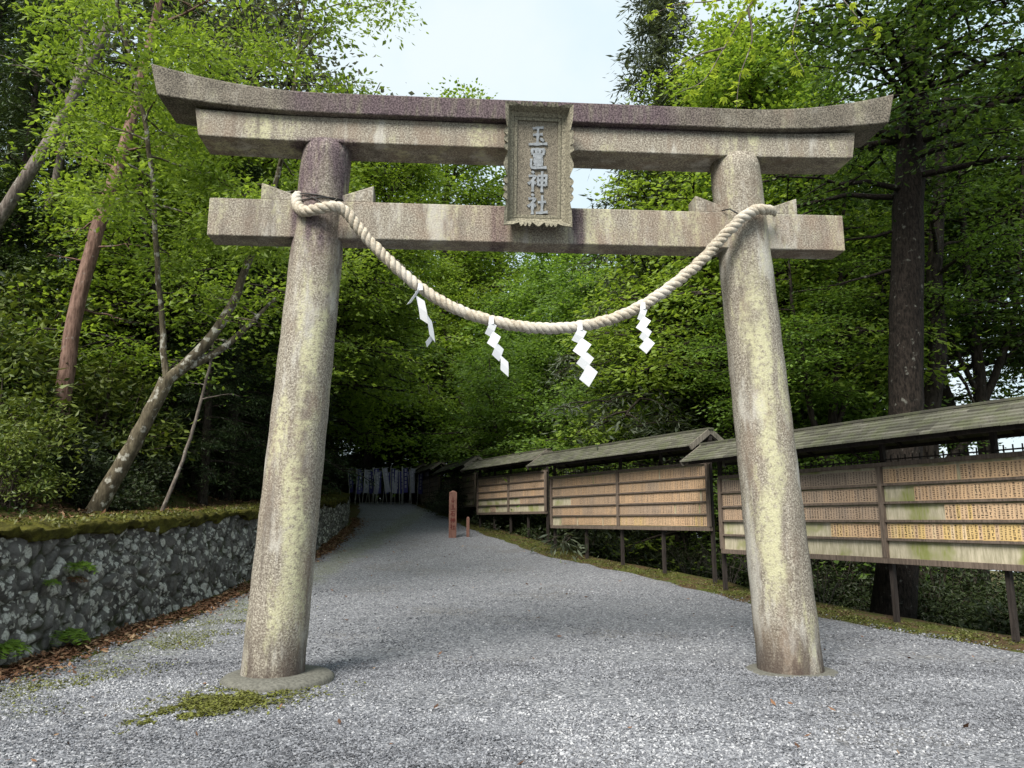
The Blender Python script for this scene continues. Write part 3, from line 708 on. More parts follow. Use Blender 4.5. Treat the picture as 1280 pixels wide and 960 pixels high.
b.__init__(); b.add(V, [((i * m + j), (((i + 1) % NR) * m + j), (((i + 1) % NR) * m + (j + 1) % m), (i * m + (j + 1) % m)) for i in range(NR) for j in range(m)])
b.build('frame', M['tabletframe'], tab)

GLYPH = {
 '玉': [[(.24, .86), (.5, .9), (.76, .92)], [(.26, .55), (.72, .6)], [(.5, .9), (.49, .5), (.47, .12)], [(.06, .09), (.5, .12), (.95, .15)], [(.6, .4), (.78, .27)]],
 '置': [[(.2, .94), (.82, .96)], [(.2, .94), (.26, .7)], [(.82, .96), (.75, .7)], [(.26, .71), (.76, .72)], [(.42, .94), (.43, .72)], [(.6, .95), (.59, .72)], [(.28, .6), (.74, .63)], [(.51, .7), (.5, .53)],
        [(.34, .51), (.69, .53)], [(.35, .51), (.36, .17)], [(.69, .53), (.68, .17)], [(.37, .4), (.67, .41)], [(.37, .29), (.67, .3)], [(.37, .18), (.67, .19)], [(.19, .48), (.17, .06), (.55, .05), (.92, .09)]],
 '神': [[(.22, .97), (.33, .88)], [(.08, .74), (.42, .78), (.26, .55), (.06, .36)], [(.27, .56), (.27, .0)], [(.29, .5), (.43, .38)], [(.52, .76), (.54, .3)], [(.52, .76), (.93, .79), (.9, .3)], [(.55, .54), (.9, .55)], [(.55, .32), (.89, .33)], [(.72, .98), (.71, .5), (.71, -.02)]],
 '社': [[(.22, .97), (.33, .88)], [(.08, .74), (.42, .78), (.26, .55), (.06, .36)], [(.27, .56), (.27, .0)], [(.29, .5), (.43, .38)], [(.53, .58), (.92, .62)], [(.73, .92), (.73, .5), (.72, .1)], [(.44, .07), (.7, .09), (1.0, .13)]],
 '石': [[(.12, .88), (.88, .92)], [(.5, .89), (.36, .58), (.08, .3)], [(.36, .5), (.37, .06)], [(.36, .5), (.82, .53), (.8, .06)], [(.38, .1), (.79, .11)]],
}
def glyph(ch, x0, z0, s, y, wd, mat, parent, depth=0.012, name='character'):
    """brush strokes of one character as raised ribbons facing -y"""
    b = MB()
    for q, st in enumerate(GLYPH[ch]):
        P = np.array([(x0 + p[0] * s, z0 + p[1] * s) for p in st]); k = 9
        tt = np.linspace(0, len(P) - 1, k); Q = np.stack([np.interp(tt, np.arange(len(P)), P[:, i]) for i in (0, 1)], -1)
        T = np.gradient(Q, axis=0); T /= np.linalg.norm(T, axis=1)[:, None] + 1e-9; Nn = np.stack([-T[:, 1], T[:, 0]], -1)
        ww = wd * (0.75 + 0.45 * np.cos(np.linspace(-1.2, 1.5, k) * 2) ** 2) / 2
        yy = y - depth - 0.0006 * q; V = []
        for i in range(k):
            a, c = Q[i] + Nn[i] * ww[i], Q[i] - Nn[i] * ww[i]; V += [(a[0], yy, a[1]), (c[0], yy, c[1]), (c[0], y + .001, c[1]), (a[0], y + .001, a[1])]
        Fs = [(i * 4 + j, i * 4 + (j + 1) % 4, (i + 1) * 4 + (j + 1) % 4, (i + 1) * 4 + j) for i in range(k - 1) for j in range(4)] + [(3, 2, 1, 0), tuple((k - 1) * 4 + j for j in range(4))]
        b.add(V, Fs)
    return b.build(name, mat, parent)
for i, ch in enumerate('玉置神社'):
    glyph(ch, -0.108, 0.46 - 0.24 * (i + 1) + 0.008, 0.222, -0.015, 0.028, M['letter'], tab)

# ------------------------------------------------------------------ rope and paper streamers
ctrl = [(-2.50, .13, 4.83), (-2.505, .20, 4.74), (-2.47, .265, 4.63), (-2.40, .31, 4.575), (-2.28, .355, 4.575), (-2.12, .36, 4.61), (-2.0, .33, 4.585), (-1.84, .30, 4.40), (-1.66, .29, 4.20), (-1.26, .28, 3.84), (-.86, .28, 3.60), (-.45, .28, 3.475), (-.05, .28, 3.42), (.36, .28, 3.44), (.78, .28, 3.55), (1.2, .29, 3.77), (1.65, .30, 4.13), (1.92, .33, 4.42), (2.17, .375, 4.665), (2.32, .37, 4.74), (2.45, .33, 4.765), (2.56, .26, 4.755)]
C = np.array(ctrl); Lc = np.r_[0, np.cumsum(np.linalg.norm(np.diff(C, axis=0), axis=1))]
# catmull-rom resample
def smooth_curve(C, n):
    Pe = np.vstack([2 * C[0] - C[1], C, 2 * C[-1] - C[-2]]); out = []
    Ls = np.r_[0, np.cumsum(np.linalg.norm(np.diff(C, axis=0), axis=1))]
    for s_ in np.linspace(0, Ls[-1], n):
        j = min(np.searchsorted(Ls, s_, 'right') - 1, len(C) - 2); u = (s_ - Ls[j]) / (Ls[j + 1] - Ls[j]); a, b_, c, d = Pe[j:j + 4]
        out.append(0.5 * (2 * b_ + (c - a) * u + (2 * a - 5 * b_ + 4 * c - d) * u * u + (3 * b_ - a - 3 * c + d) * u ** 3))
    return np.array(out), Ls[-1]
CW = np.array([tg(*p) for p in C]); cl, RL = smooth_curve(CW, 420)
rope = empty('sacred_rope', cl[0], 0, 'thick pale twisted straw rope slung in a curve between the two gate pillars', 'rope')
T = np.gradient(cl, axis=0); T /= np.linalg.norm(T, axis=1)[:, None]
U = np.cross(T, np.array([0.1, 1, 0.0])); U /= np.linalg.norm(U, axis=1)[:, None]; Wv = np.cross(T, U)
b = MB(); ph = np.linspace(0, RL / 0.21 * 2 * math.pi, len(cl))
thick = np.interp(np.arange(len(cl)), [0, 6, 400, 412, 419], [.8, 1, 1, 0.9, .55])
for k in range(3):
    a = ph + k * 2 * math.pi / 3
    P = cl + (np.cos(a)[:, None] * U + np.sin(a)[:, None] * Wv) * 0.029 * thick[:, None] - cl[0]
    b.tube(P, 0.0315 * thick * (1 + .04 * np.sin(np.arange(len(cl)) * .37 + k) + .03 * rng.normal(size=len(cl)).cumsum() / 8), 10)
n = 520; i = rng.integers(5, 414, n); a = rng.random(n) * 6.28; rad_ = np.cos(a)[:, None] * U[i] + np.sin(a)[:, None] * Wv[i]
V = leaf_quads(cl[i] - cl[0] + rad_ * .055, rng.normal(size=(n, 3)), T[i] * rng.choice([-1, 1], n)[:, None] + rad_ * (.15 + .5 * rng.random((n, 1))) + rng.normal(size=(n, 3)) * .2, .03 + .05 * rng.random(n), np.full(n, .0028), 0.1)
b.add(V, quads(n))
b.build('twisted_cord', M['rope'], rope)
def ring_pts(cx, z0, tilt, r, n=40, a0=0, a1=2 * math.pi):
    return [tg(cx + r * math.cos(a), -r * math.sin(a), z0 + tilt * math.cos(a) + 0.03 * math.sin(a)) - cl[0] for a in np.linspace(a0, a1, n)]
b = MB(); b.tube(ring_pts(-2.29, 4.80, -0.04, 0.272), 0.0065, 6); b.tube(ring_pts(-2.29, 4.77, 0.03, 0.273), 0.006, 6)
b.tube([tg(-2.52, .14, 4.80) - cl[0], tg(-2.35, .275, 4.75) - cl[0], tg(-2.17, .285, 4.64) - cl[0]], 0.005, 6)
b.tube([tg(-2.02, .08, 4.78) - cl[0], tg(-2.1, .22, 4.70) - cl[0], tg(-2.17, .29, 4.63) - cl[0]], 0.005, 6)
b.build('binding_wire', M['wire'], rope)
b = MB(); b.tube([tg(2.02, .14, 4.82) - cl[0], tg(2.06, .26, 4.79) - cl[0], tg(2.14, .31, 4.71) - cl[0]], 0.008, 6); b.build('binding_wire', M['wire'], rope)

def streamer(px, panels, s, label, yaw=0.0):
    """px: photo x where it hangs; panels: list of (dx of the lower edge centre, droop, turn)"""
    i = int(np.argmin(np.abs(640 + F * cl[:, 0] / ((cl[:, 1]) * CT + (cl[:, 2] - CAMH) * ST) - px))); p = cl[i] + np.array([0, -0.03, -0.05])
    o = empty('paper_streamer', p, TROT + yaw, label, 'paper streamer', 'zigzag paper streamers on the rope')
    b = MB()
    b.add([(-.02, .02, .085), (.02, .02, .085), (.022, -.05, .06), (-.022, -.05, .06), (.02, -.07, -.01), (-.035, -.065, -.02)], [(0, 1, 2, 3), (3, 2, 4, 5)])
    O = np.array([-.02, -.068, 0.01]); sg_ = 1
    for k, (wx, wz, lx, lz, ty) in enumerate(panels):
        W_ = np.array([wx, ty, wz]) * s; L_ = np.array([lx, -ty * .6, lz]) * s; m_ = np.array([0, -.010, 0])
        A, B_, D_, E_ = O, O + W_, O + L_ * .5 + m_, O + W_ + L_ * .5 + m_
        b.add([A, B_, E_, D_, O + W_ + L_, O + L_], [(0, 1, 2, 3), (3, 2, 4, 5)])
        O = O + W_ * .86 + L_ * .56 + np.array([0, -.007, 0])
    ob = b.build('folded_paper', M['paper'], o)
    sm = ob.modifiers.new('thickness', 'SOLIDIFY'); sm.thickness = 0.0016
    return o
streamer(524, [(.045, .03, -.11, -.17, .03), (.07, -.05, .05, -.2, -.03), (.06, -.06, .03, -.19, .02), (.02, -.04, -.07, -.10, .02)], 1.15, 'paper streamer blown askew, highest up the rope beside the lichen streaked pillar', .35)
streamer(613, [(.075, -.03, -.055, -.13, .02), (.075, -.055, -.06, -.12, -.02), (.08, -.06, -.05, -.13, .02), (.085, -.065, .0, -.15, .01)], 1.0, 'slim white paper streamer on the rope just below the tablet, curled at its edge', .2)
streamer(724, [(.08, -.03, -.07, -.12, .02), (.085, -.065, -.085, -.12, -.015), (.085, -.065, -.085, -.12, .02), (.09, -.07, -.085, -.14, .01)], 1.1, 'widest white paper streamer, hanging straight at the lowest stretch of the rope', 0)
streamer(803, [(.06, -.03, -.05, -.13, .02), (.065, -.055, -.085, -.115, -.02), (.065, -.05, -.07, -.115, .02), (.075, -.065, -.09, -.11, .01)], 1.0, 'paper streamer where the rope climbs to the pillar by the notice boards', -.1)

# ------------------------------------------------------------------ retaining wall
ws = np.concatenate([np.arange(3.0, 18, 0.03), np.arange(18, 36, 0.06)]); hv = np.linspace(0, 1, 58)
WY = np.repeat(ws[:, None], len(hv), 1); Hh = (wt(ws) - pz(ws) + 0.02)[:, None]; ZZ = hv[None] * Hh
sd_n = 1500; sy = rng.uniform(2.5, 36.5, sd_n); sz = rng.uniform(-.1, 2.0, sd_n)
# relax seeds with jittered rows: stones set on the diagonal
rows = []; zc = 0.0; ri = 0
while zc < 2.1:
    st_ = 0.27 + 0.09 * rng.random()
    yy = np.arange(2.5, 36.5, st_) + (st_ / 2 if ri % 2 else 0); rows.append(np.stack([yy + rng.normal(0, .085, len(yy)), zc + rng.normal(0, .06, len(yy))], -1)); zc += 0.19; ri += 1
seeds = np.concatenate(rows); sh_ = rng.random(len(seeds)); stilt = rng.normal(0, .16, (len(seeds), 2))
rot = R(28); Rm = np.array([[math.cos(rot), -math.sin(rot)], [math.sin(rot), math.cos(rot)]]) * np.array([[1.0], [0.68]])
P = np.stack([WY + 0.05 * vnoise(WY * 4, ZZ * 4, 21), ZZ + 0.05 * vnoise(WY * 4, ZZ * 4, 22)], -1).reshape(-1, 2)
Pr, Sr = P @ Rm.T, seeds @ Rm.T
f1 = np.empty(len(P)); f2 = np.empty(len(P)); idx = np.empty(len(P), int)
for a in range(0, len(P), 4000):
    q = Pr[a:a + 4000]; ymn, ymx = P[a:a + 4000, 0].min() - 1.2, P[a:a + 4000, 0].max() + 1.2
    sel = np.where((seeds[:, 0] > ymn) & (seeds[:, 0] < ymx))[0]
    D = np.linalg.norm(q[:, None] - Sr[sel][None], axis=2); o2 = np.argpartition(D, 1, axis=1)[:, :2]; dd = np.take_along_axis(D, o2, 1)
    sw = dd[:, 0] > dd[:, 1]; o2[sw] = o2[sw][:, ::-1]; dd = np.sort(dd, 1); f1[a:a + 4000] = dd[:, 0]; f2[a:a + 4000] = dd[:, 1]; idx[a:a + 4000] = sel[o2[:, 0]]
joint = np.clip((f2 - f1) / 0.065, 0, 1); joint = joint * joint * (3 - 2 * joint)
loc_ = P - seeds[idx]
disp = joint * (0.05 + 0.045 * sh_[idx]) + (loc_ * stilt[idx]).sum(1) * joint + 0.022 * vnoise(P[:, 0] * 9, P[:, 1] * 9, 23) + 0.014 * vnoise(P[:, 0] * 22, P[:, 1] * 22, 24)
disp = disp.reshape(WY.shape)
WX = xw(WY) - 0.05 - 0.20 * ZZ / 1.5 + disp
wallroot = empty('stone_retaining_wall', (0, 0, 0), 0, 'mossy dry stone retaining wall of lichen spotted dark rocks along the gravel path', 'stone wall')
V = np.stack([WX, WY, pz(WY) - 0.03 + ZZ], -1).reshape(-1, 3)
jt = joint.reshape(WY.shape)
me = mesh_np('stone_face', V, [grid_faces(*WY.shape)], M['wall'], smooth=True)
a_ = me.attributes.new('joint', 'FLOAT', 'POINT'); a_.data.foreach_set('value', jt.ravel().astype(np.float32))
a_ = me.attributes.new('tint', 'FLOAT', 'POINT'); a_.data.foreach_set('value', (sh_[idx] ** 1.5).astype(np.float32))
link_mesh('stone_face', me, wallroot)
# moss cap: lumpy roll over the top edge
cs = np.concatenate([np.arange(3.0, 18, 0.05), np.arange(18, 36, 0.1)]); cu = np.linspace(0, 1, 26)
CY = np.repeat(cs[:, None], 26, 1); CU = np.repeat(cu[None], len(cs), 0)
sag = 0.10 + 0.11 * vnoise(CY * 1.1, CY * 0, 31) + 0.07 * vnoise(CY * 4, CY * 0, 32)
bx = xw(CY) - 0.05 - 0.2 * (wt(CY) - pz(CY)) / 1.5
prof_x = np.where(CU < .4, 0.15 - 0.02 * CU, 0.15 - (CU - .4) / .6 * 1.0)
prof_z = np.where(CU < .4, -sag * (1 - CU / .4), 0.05 * np.sin(np.clip((CU - .4) / .6, 0, 1) * 2.6) + .02)
lump = 0.035 * vnoise(CY * 5, CU * 9, 33) + 0.02 * vnoise(CY * 13, CU * 20, 34)
V = np.stack([bx + prof_x + lump * (CU < .45) - np.where(CU < .02, .12, 0), CY, wt(CY) + prof_z + lump + 0.10 * np.clip((CU - .5), 0, 1)], -1).reshape(-1, 3)
link_mesh('moss_cap', mesh_np('moss_cap', V, [grid_faces(*CY.shape)], M['moss'], smooth=True), wallroot)

# ------------------------------------------------------------------ ground stuff
def scatter_flat(name, pts, L, W, mat, label, cat, up=1.5, tint=None, lift=0.006, seed=1):
    r = np.random.default_rng(seed); n = len(pts)
    nr = r.normal(size=(n, 3)) * 0.7; nr[:, 2] = up; d = r.normal(size=(n, 3)); ls = L * (0.5 + r.random(n))
    c = pts + np.array([0, 0, 1]) * (lift + 0.012 * r.random(n))[:, None]
    V = leaf_quads(c, nr, d, ls, ls * W, 0.2)
    me = mesh_np(name, V, [quads(n)], mat, tint=r.random(n) if tint is None else tint)
    return tag(link_mesh(name, me), label, cat, kind='stuff')
n = 15000; y = 3.5 + 29 * rng.random(n) ** 1.7; x = xw(y) + 0.10 + np.abs(rng.normal(0, .26, n)) + 0.10 * vnoise(y * 1.5, y * 0, 41)
scatter_flat('leaf_litter', np.stack([x, y, pz(y) + .012], -1), 0.07, 0.4, M['litter'], 'rust brown fallen leaves heaped along the foot of the stone wall', 'fallen leaves', seed=2)
n = 420; y = 5 + 26 * rng.random(n) ** 1.3; x = xw(y) + .6 + (xr(y) - xw(y) - 1.2) * rng.random(n) ** 1.6
scatter_flat('fallen_leaves', np.stack([x, y, pz(y) + .028], -1), 0.06, 0.4, M['litter'], 'single brown leaves dropped here and there on the gravel path', 'fallen leaves', seed=12)
n = 9000; y = 5 + 26 * rng.random(n); x = xw(y) - 0.5 - 3.5 * rng.random(n) ** 1.3
scatter_flat('bank_litter', np.stack([x, y, hz(x, y) + .012], -1), 0.08, 0.4, M['litter'], 'dry brown leaves lying on the bank above the stone wall', 'fallen leaves', seed=3)
n = 14000; y = 4 + 24 * rng.random(n) ** 1.4; u = rng.random(n); x = xw(y) - .05 - .2 * (wt(y) - pz(y)) / 1.5 + .12 - 1.5 * u ** 1.4
ok = vnoise(x * 2.2, y * 2.2, 71) + .5 * vnoise(x * 7, y * 7, 72) > -.25; x, y = x[ok], y[ok]
scatter_flat('wall_top_moss', np.stack([x, y, wt(y) + .035 + .05 * rng.random(len(x))], -1), 0.055, 0.4, M['moss_leaf'], 'tufty olive moss and thin weeds growing along the top of the stone wall', 'moss', up=.35, seed=8)
n = 5000; y = 5 + 20 * rng.random(n) ** 1.3; x = xw(y) - .45 - 1.3 * rng.random(n)
scatter_flat('wall_top_litter', np.stack([x, y, wt(y) + .06 + .04 * rng.random(n)], -1), 0.07, 0.3, M['litter'], 'brown twigs and leaves caught in the moss on the wall top', 'fallen leaves', up=1.0, seed=9)
n = 26000; y = 5 + 30 * rng.random(n); x = xw(y) - 0.9 - 8 * rng.random(n) ** 1.2; ok = vnoise(x * .9, y * .9, 44) + vnoise(x * 2.3, y * 2.3, 45) * .6 + (xw(y) - x) * .12 > 0.25; x, y = x[ok], y[ok]
scatter_flat('ground_cover', np.stack([x, y, hz(x, y) + .02 + .16 * rng.random(len(x))], -1), 0.10, 0.5, M['leaf_dark'], 'low green ground cover growing over the slope above the wall', 'ground cover', up=1.0, seed=4)
# moss on the verge under the boards and by the gate foot
n = 22000; y = 6 + 24 * rng.random(n) ** 1.3; x = xr(y) - 0.62 + 0.9 * rng.random(n) + 0.16 * vnoise(y * 1.1, y * 0 + 3, 5); ok = rng.random(n) < 0.35 + 0.6 * vnoise(x * 2, y * 2, 46) + .2
x, y = x[ok], y[ok]
scatter_flat('verge_moss', np.stack([x, y, hz(x, y) + .005], -1), 0.035, 0.5, M['moss_leaf'], 'yellow green moss and short weeds on the verge under the notice boards', 'moss', up=.6, seed=5)
def gp(px, py):
    a_, c_ = at(px, py, 1.0), np.array([0, 0, CAMH]); q = c_ + (a_ - c_) * (CAMH / (CAMH - a_[2])); return q[:2]
n = 9000; u = rng.random(n) ** 1.3; c0, c1 = gp(322, 866), gp(165, 915)
wd_ = .24 * (1 - u) + .07; x = c0[0] + (c1[0] - c0[0]) * u + rng.normal(0, 1, n) * wd_; y = c0[1] + (c1[1] - c0[1]) * u + rng.normal(0, 1, n) * wd_ * .8
ok = vnoise(x * 6, y * 6, 47) + .8 * vnoise(x * 15, y * 15, 49) > u * 1.1 - .5; x, y = x[ok], y[ok]
scatter_flat('moss_patch', np.stack([x, y, pz(y) + .015], -1), 0.032, 0.55, M['moss_leaf'], 'patch of bright moss spreading over the gravel from the lichen streaked pillar', 'moss', up=1.8, lift=0.0, seed=6)
n = 9000; y = 5.2 + 8 * rng.random(n); x = -4.3 + 0.06 * (y - 5.2) + rng.normal(0, .3, n); ok = vnoise(x * 3, y * 3, 48) > 0.0; x, y = x[ok], y[ok]
scatter_flat('gravel_weeds', np.stack([x, y, pz(y) + .012], -1), 0.026, 0.55, M['moss_leaf'], 'thin strip of tiny weeds in the gravel near the stone wall', 'weeds', up=.8, seed=7)

# ------------------------------------------------------------------ votive boards
def ink_plate(seed):
    """one slim name plate with a column of brushed marks; faces -y, base at z=0"""
    r = random.Random(seed); b = MB(); w = 0.0545; h = 0.205
    b.box(0.001, w, -0.012, 0.0, 0, h)
    big = r.random() < .4; ng = r.choice([4, 5, 6, 7]) ; gh = h * 0.9 / ng
    for g in range(ng):
        z0 = h * 0.95 - gh * (g + 1); x0 = w * 0.5
        gw = w * (0.34 if not big else 0.42)
        for s in range(4):
            hor = r.random() < .55
            th = 0.0042 if not big else 0.0055
            if hor:
                zz = z0 + gh * (0.12 + .7 * r.random()); xa = x0 - gw * (.4 + .5 * r.random()); xb = x0 + gw * (.4 + .5 * r.random())
                b.add([(xa, -.0132 - s * 1e-4, zz), (xb, -.0132 - s * 1e-4, zz + .002), (xb, -.0132 - s * 1e-4, zz + th), (xa, -.0132 - s * 1e-4, zz + th)], [(0, 1, 2, 3)], 1)
            else:
                xx = x0 + gw * (r.random() - .5) * 1.3; za, zb = z0 + gh * .08, z0 + gh * (.55 + .3 * r.random())
                b.add([(xx, -.0132 - s * 1e-4, za), (xx + th, -.0132 - s * 1e-4, za), (xx + th, -.0132 - s * 1e-4, zb), (xx, -.0132 - s * 1e-4, zb)], [(0, 1, 2, 3)], 1)
    return b
PLATES = [ink_plate(100 + i) for i in range(14)]
def plate_mesh(i, tint):
    me = PLATES[i].mesh('name_plate', [M['plate'], M['ink']]); a = me.attributes.new('tint', 'FLOAT', 'FACE'); a.data.foreach_set('value', np.full(len(me.polygons), tint, np.float32)); return me
PM = {}
def plate_for(i, tint):
    q = round(tint * 9) / 9
    if (i, q) not in PM: PM[(i, q)] = plate_mesh(i, q)
    return PM[(i, q)]

def board(P0, P1, zb, H, label, seed, tone, rows=5, npan=2, posts=None, nind=100, blanks=None, eL=.6, eR=.05):
    r = np.random.default_rng(seed); rr = random.Random(seed)
    P0 = np.array(P0, float); P1 = np.array(P1, float); d = P1 - P0; L = float(np.linalg.norm(d)); rz = math.atan2(d[1], d[0])
    base = float(hz(P0[0], P0[1]))
    o = empty('votive_board', (P0[0], P0[1], zb), rz, label, 'notice board', 'roofed boards of wooden name plates along the path')
    dl = d / L; nl = np.array([-dl[1], dl[0]])
    def gz(x, y=0.0):
        p = P0 + dl * x + nl * y; return float(hz(p[0], p[1])) - zb
    zt_ = H; ev = H + 0.27; rg = ev + 0.37; ov = 0.52
    # back panel, frame, rails
    b = MB(); b.box(0.03, L - .03, 0.012, 0.035, 0.03, H - .03); b.build('back_panel', M['wood_panel'], o)
    b = MB(); b.box(-.02, L + .02, -.045, .05, -.05, .03); b.box(-.02, L + .02, -.045, .05, H - .03, H + .03)
    pw = L / npan
    for k in range(npan + 1):
        x = k * pw; x = min(max(x, .0), L); b.box(x - .038, x + .038, -.05, .0118, .03, H - .03)
    b.build('frame', M['wood_frame'], o, 0.004)
    rh = (H - .06) / rows
    for q in range(1, rows):
        for k in range(npan):
            b = MB(); z = .03 + q * rh; b.box(k * pw + .04, (k + 1) * pw - .04, -.036, .0115, z - .017, z + .017); b.build('rail', M['wood_frame'], o)
    # legs and roof posts
    for x in (posts or [k * pw for k in range(npan + 1)]):
        b = MB(); b.box(x - .032, x + .032, .052, .116, gz(x, .08) - .08, ev + .18); b.build('post', M['wood_dark'], o)
    b = MB(); b.box(-eL * .8, L + eR * .8, .05 - .0, .12, ev + .181, ev + .27)
    for k in range(int(L / .9) + 1):
        x = min(k * .9 + .05, L); b.bar((x, .085 - ov * .86, ev + .035), (x, .085, ev + .31), .05, .05); b.bar((x, .085 + ov * .86, ev + .035), (x, .085, ev + .31), .05, .05)
    b.box(-eL * .8, L + eR * .8, .085 - ov * .87, .085 - ov * .87 + .05, ev + .0, ev + .05); b.box(-eL * .8, L + eR * .8, .085 + ov * .82, .085 + ov * .87, ev + .0, ev + .05)
    b.build('roof_timbers', M['wood_dark'], o)
    # bird wire lattice above the board
    b = MB()
    for k in range(int(L / .12)):
        b.box(k * .12 + .03, k * .12 + .045, .0, .012, H + .03, H + .13)
    b.box(0, L, .0125, .03, H + .06, H + .08); b.build('picket_rail', M['wood_dark'], o)
    # shingles in courses, both slopes
    V = []; Fq = []; tn = []; nc = 7
    for side in (-1, 1):
        sl = math.hypot(ov + .05, rg - ev)
        for c in range(nc):
            x = -eL
            while x < L + eR:
                wsh = .16 + .14 * rr.random(); x2 = min(x + wsh, L + eR)
                f0, f1_ = c / nc, (c + 1.25) / nc
                if c == nc - 1: f1_ = 1.0
                jz = .006 * rr.random()
                y0 = .085 + side * (ov + .05) * (1 - f0); y1 = .085 + side * (ov + .05) * (1 - f1_)
                z0 = ev + .04 + (rg - ev) * f0 + .034 + jz; z1 = ev + .04 + (rg - ev) * f1_ + .01
                k = len(V)
                for (yy, zz) in ((y0, z0), (y1, z1)):
                    V += [(x + .003, yy, zz), (x2 - .003, yy, zz)]
                V += [(x + .003, y0, z0 - .03), (x2 - .003, y0, z0 - .03), (x + .003, y1, z1 - .012), (x2 - .003, y1, z1 - .012)]
                Fq += [(k, k + 1, k + 3, k + 2), (k, k + 4, k + 5, k + 1), (k + 4, k + 6, k + 7, k + 5), (k, k + 2, k + 6, k + 4), (k + 1, k + 5, k + 7, k + 3)]
                tt = rr.random(); tn += [tt] * 5; x = x2
    rf = link_mesh('roof', mesh_np('roof', V, [Fq], M['shingle'], tint=tn), o)
    b = MB(); b.box(-eL - .02, L + eR + .02, .085 - .07, .085 + .07, rg + .035, rg + .075); b.build('ridge_cap', M['shingle'], rf, .006)
    for x in (-eL + .02, L + eR - .02):
        b = MB(); b.bar((x, .085 - ov - .03, ev + .015), (x, .083, rg + .015), .035, .11); b.bar((x, .085 + ov + .03, ev + .015), (x, .087, rg + .015), .035, .11); b.build('bargeboard', M['wood_barge'], rf)
    # name plates
    plates = []
    for k in range(npan):
        for q in range(rows):
            z = .03 + q * rh + .019; n = int((pw - .10) / .0555)
            spec = blanks.get((k, q)) if blanks else None
            lo, hi = spec if spec else (0.0, 1.0)
            tcol = tone(k, q, rr)
            for i in range(n):
                f = i / n
                if f < lo or f >= hi or rr.random() < .008: continue
                if i % 9 == 0: tcol = min(1, max(0, tcol * .6 + .4 * tone(k, q, rr) + rr.gauss(0, .06)))
                tt = min(1, max(0, tcol + rr.gauss(0, .045)))
                plates.append((k * pw + .05 + i * .0555, z, tt, rr.randrange(14), rr.uniform(-.009, .009)))
    plates.sort(key=lambda p: -p[0])
    V = []; Fs = []; mi = []; tn = []; cnt = 0
    near = [p for p in plates if p[0] < vis_max(P0, dl, L)]
    ind = set(id(p) for p in near[:nind])
    for p in plates:
        x, z, tt, v, dz = p
        if id(p) in ind:
            q = link_mesh('name_plate', plate_for(v, tt), o); q.location = (x, 0.010, z + dz * .3); q.rotation_euler = (0, dz * 2, 0)
        else:
            B = PLATES[v]; W_ = np.concatenate(B.v) + np.array([x, .010, z + dz * .3]); V.append(W_)
            for f, m_ in zip(B.f, B.m): Fs.append([i + cnt for i in f]); mi.append(m_); tn.append(tt)
            cnt += len(W_)
    if V:
        me = mesh_np('name_plates', np.concatenate(V), [np.array(Fs)], [M['plate'], M['ink']], midx=mi, tint=tn)
        tag(link_mesh('name_plates', me, o), kind='stuff')
    return o
def vis_max(P0, dl, L):
    for s in np.linspace(0, L, 80):
        p = P0 + dl * s
        if p[0] / (p[1] * CT) * F > 640: return s - .06
    return L
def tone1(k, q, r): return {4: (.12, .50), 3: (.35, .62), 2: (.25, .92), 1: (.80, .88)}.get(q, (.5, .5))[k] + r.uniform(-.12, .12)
board((4.0, 14.7), (6.92, 7.96), .93, 1.375, 'nearest roofed board of wooden name plates, bottom row blank, cut by photo edge', 1, tone1,
      posts=[-.1, 3.675, 5.39, 7.3], blanks={(0, 0): (1, 1), (1, 0): (1, 1), (0, 1): (.72, 1), (1, 1): (0, 1.0), (0, 2): (0, 1), (1, 2): (.26, 1), (1, 3): (.13, 1)})
board((1.1, 21.2), (4.0, 15.6), 1.33, 1.33, 'roofed name plate board just behind the nearest one, its gable end beside the right pillar', 2, lambda k, q, r: (.42 + .12 * (q == 0) + .05 * k + r.uniform(-.16, .2)),
      blanks={(0, 0): (.14, 1), (0, 2): (.30, 1)}, posts=[0.02, 1.6, 3.15, 4.7, 6.28])
board((-1.27, 28.7), (1.06, 24.0), 1.74, 1.28, 'third roofed name plate board from the front, behind the red signpost, mostly weathered green', 3, lambda k, q, r: (.34 + r.uniform(-.16, .2)),
      blanks={(0, 0): (.4, .6), (1, 0): (1, 1), (1, 1): (.3, 1), (0, 1): (1, 1)}, posts=[0.02, 1.3, 2.6, 3.9, 5.2])
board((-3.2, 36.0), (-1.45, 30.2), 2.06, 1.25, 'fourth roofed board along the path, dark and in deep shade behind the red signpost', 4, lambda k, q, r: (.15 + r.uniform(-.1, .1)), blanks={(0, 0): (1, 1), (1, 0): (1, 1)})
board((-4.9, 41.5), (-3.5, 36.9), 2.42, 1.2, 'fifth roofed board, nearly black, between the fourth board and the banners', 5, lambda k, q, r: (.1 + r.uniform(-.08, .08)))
board((-6.1, 46.2), (-5.0, 42.3), 2.75, 1.15, 'farthest roofed board, only its dark gable showing next to the banners', 6, lambda k, q, r: (.1 + r.uniform(-.08, .08)))

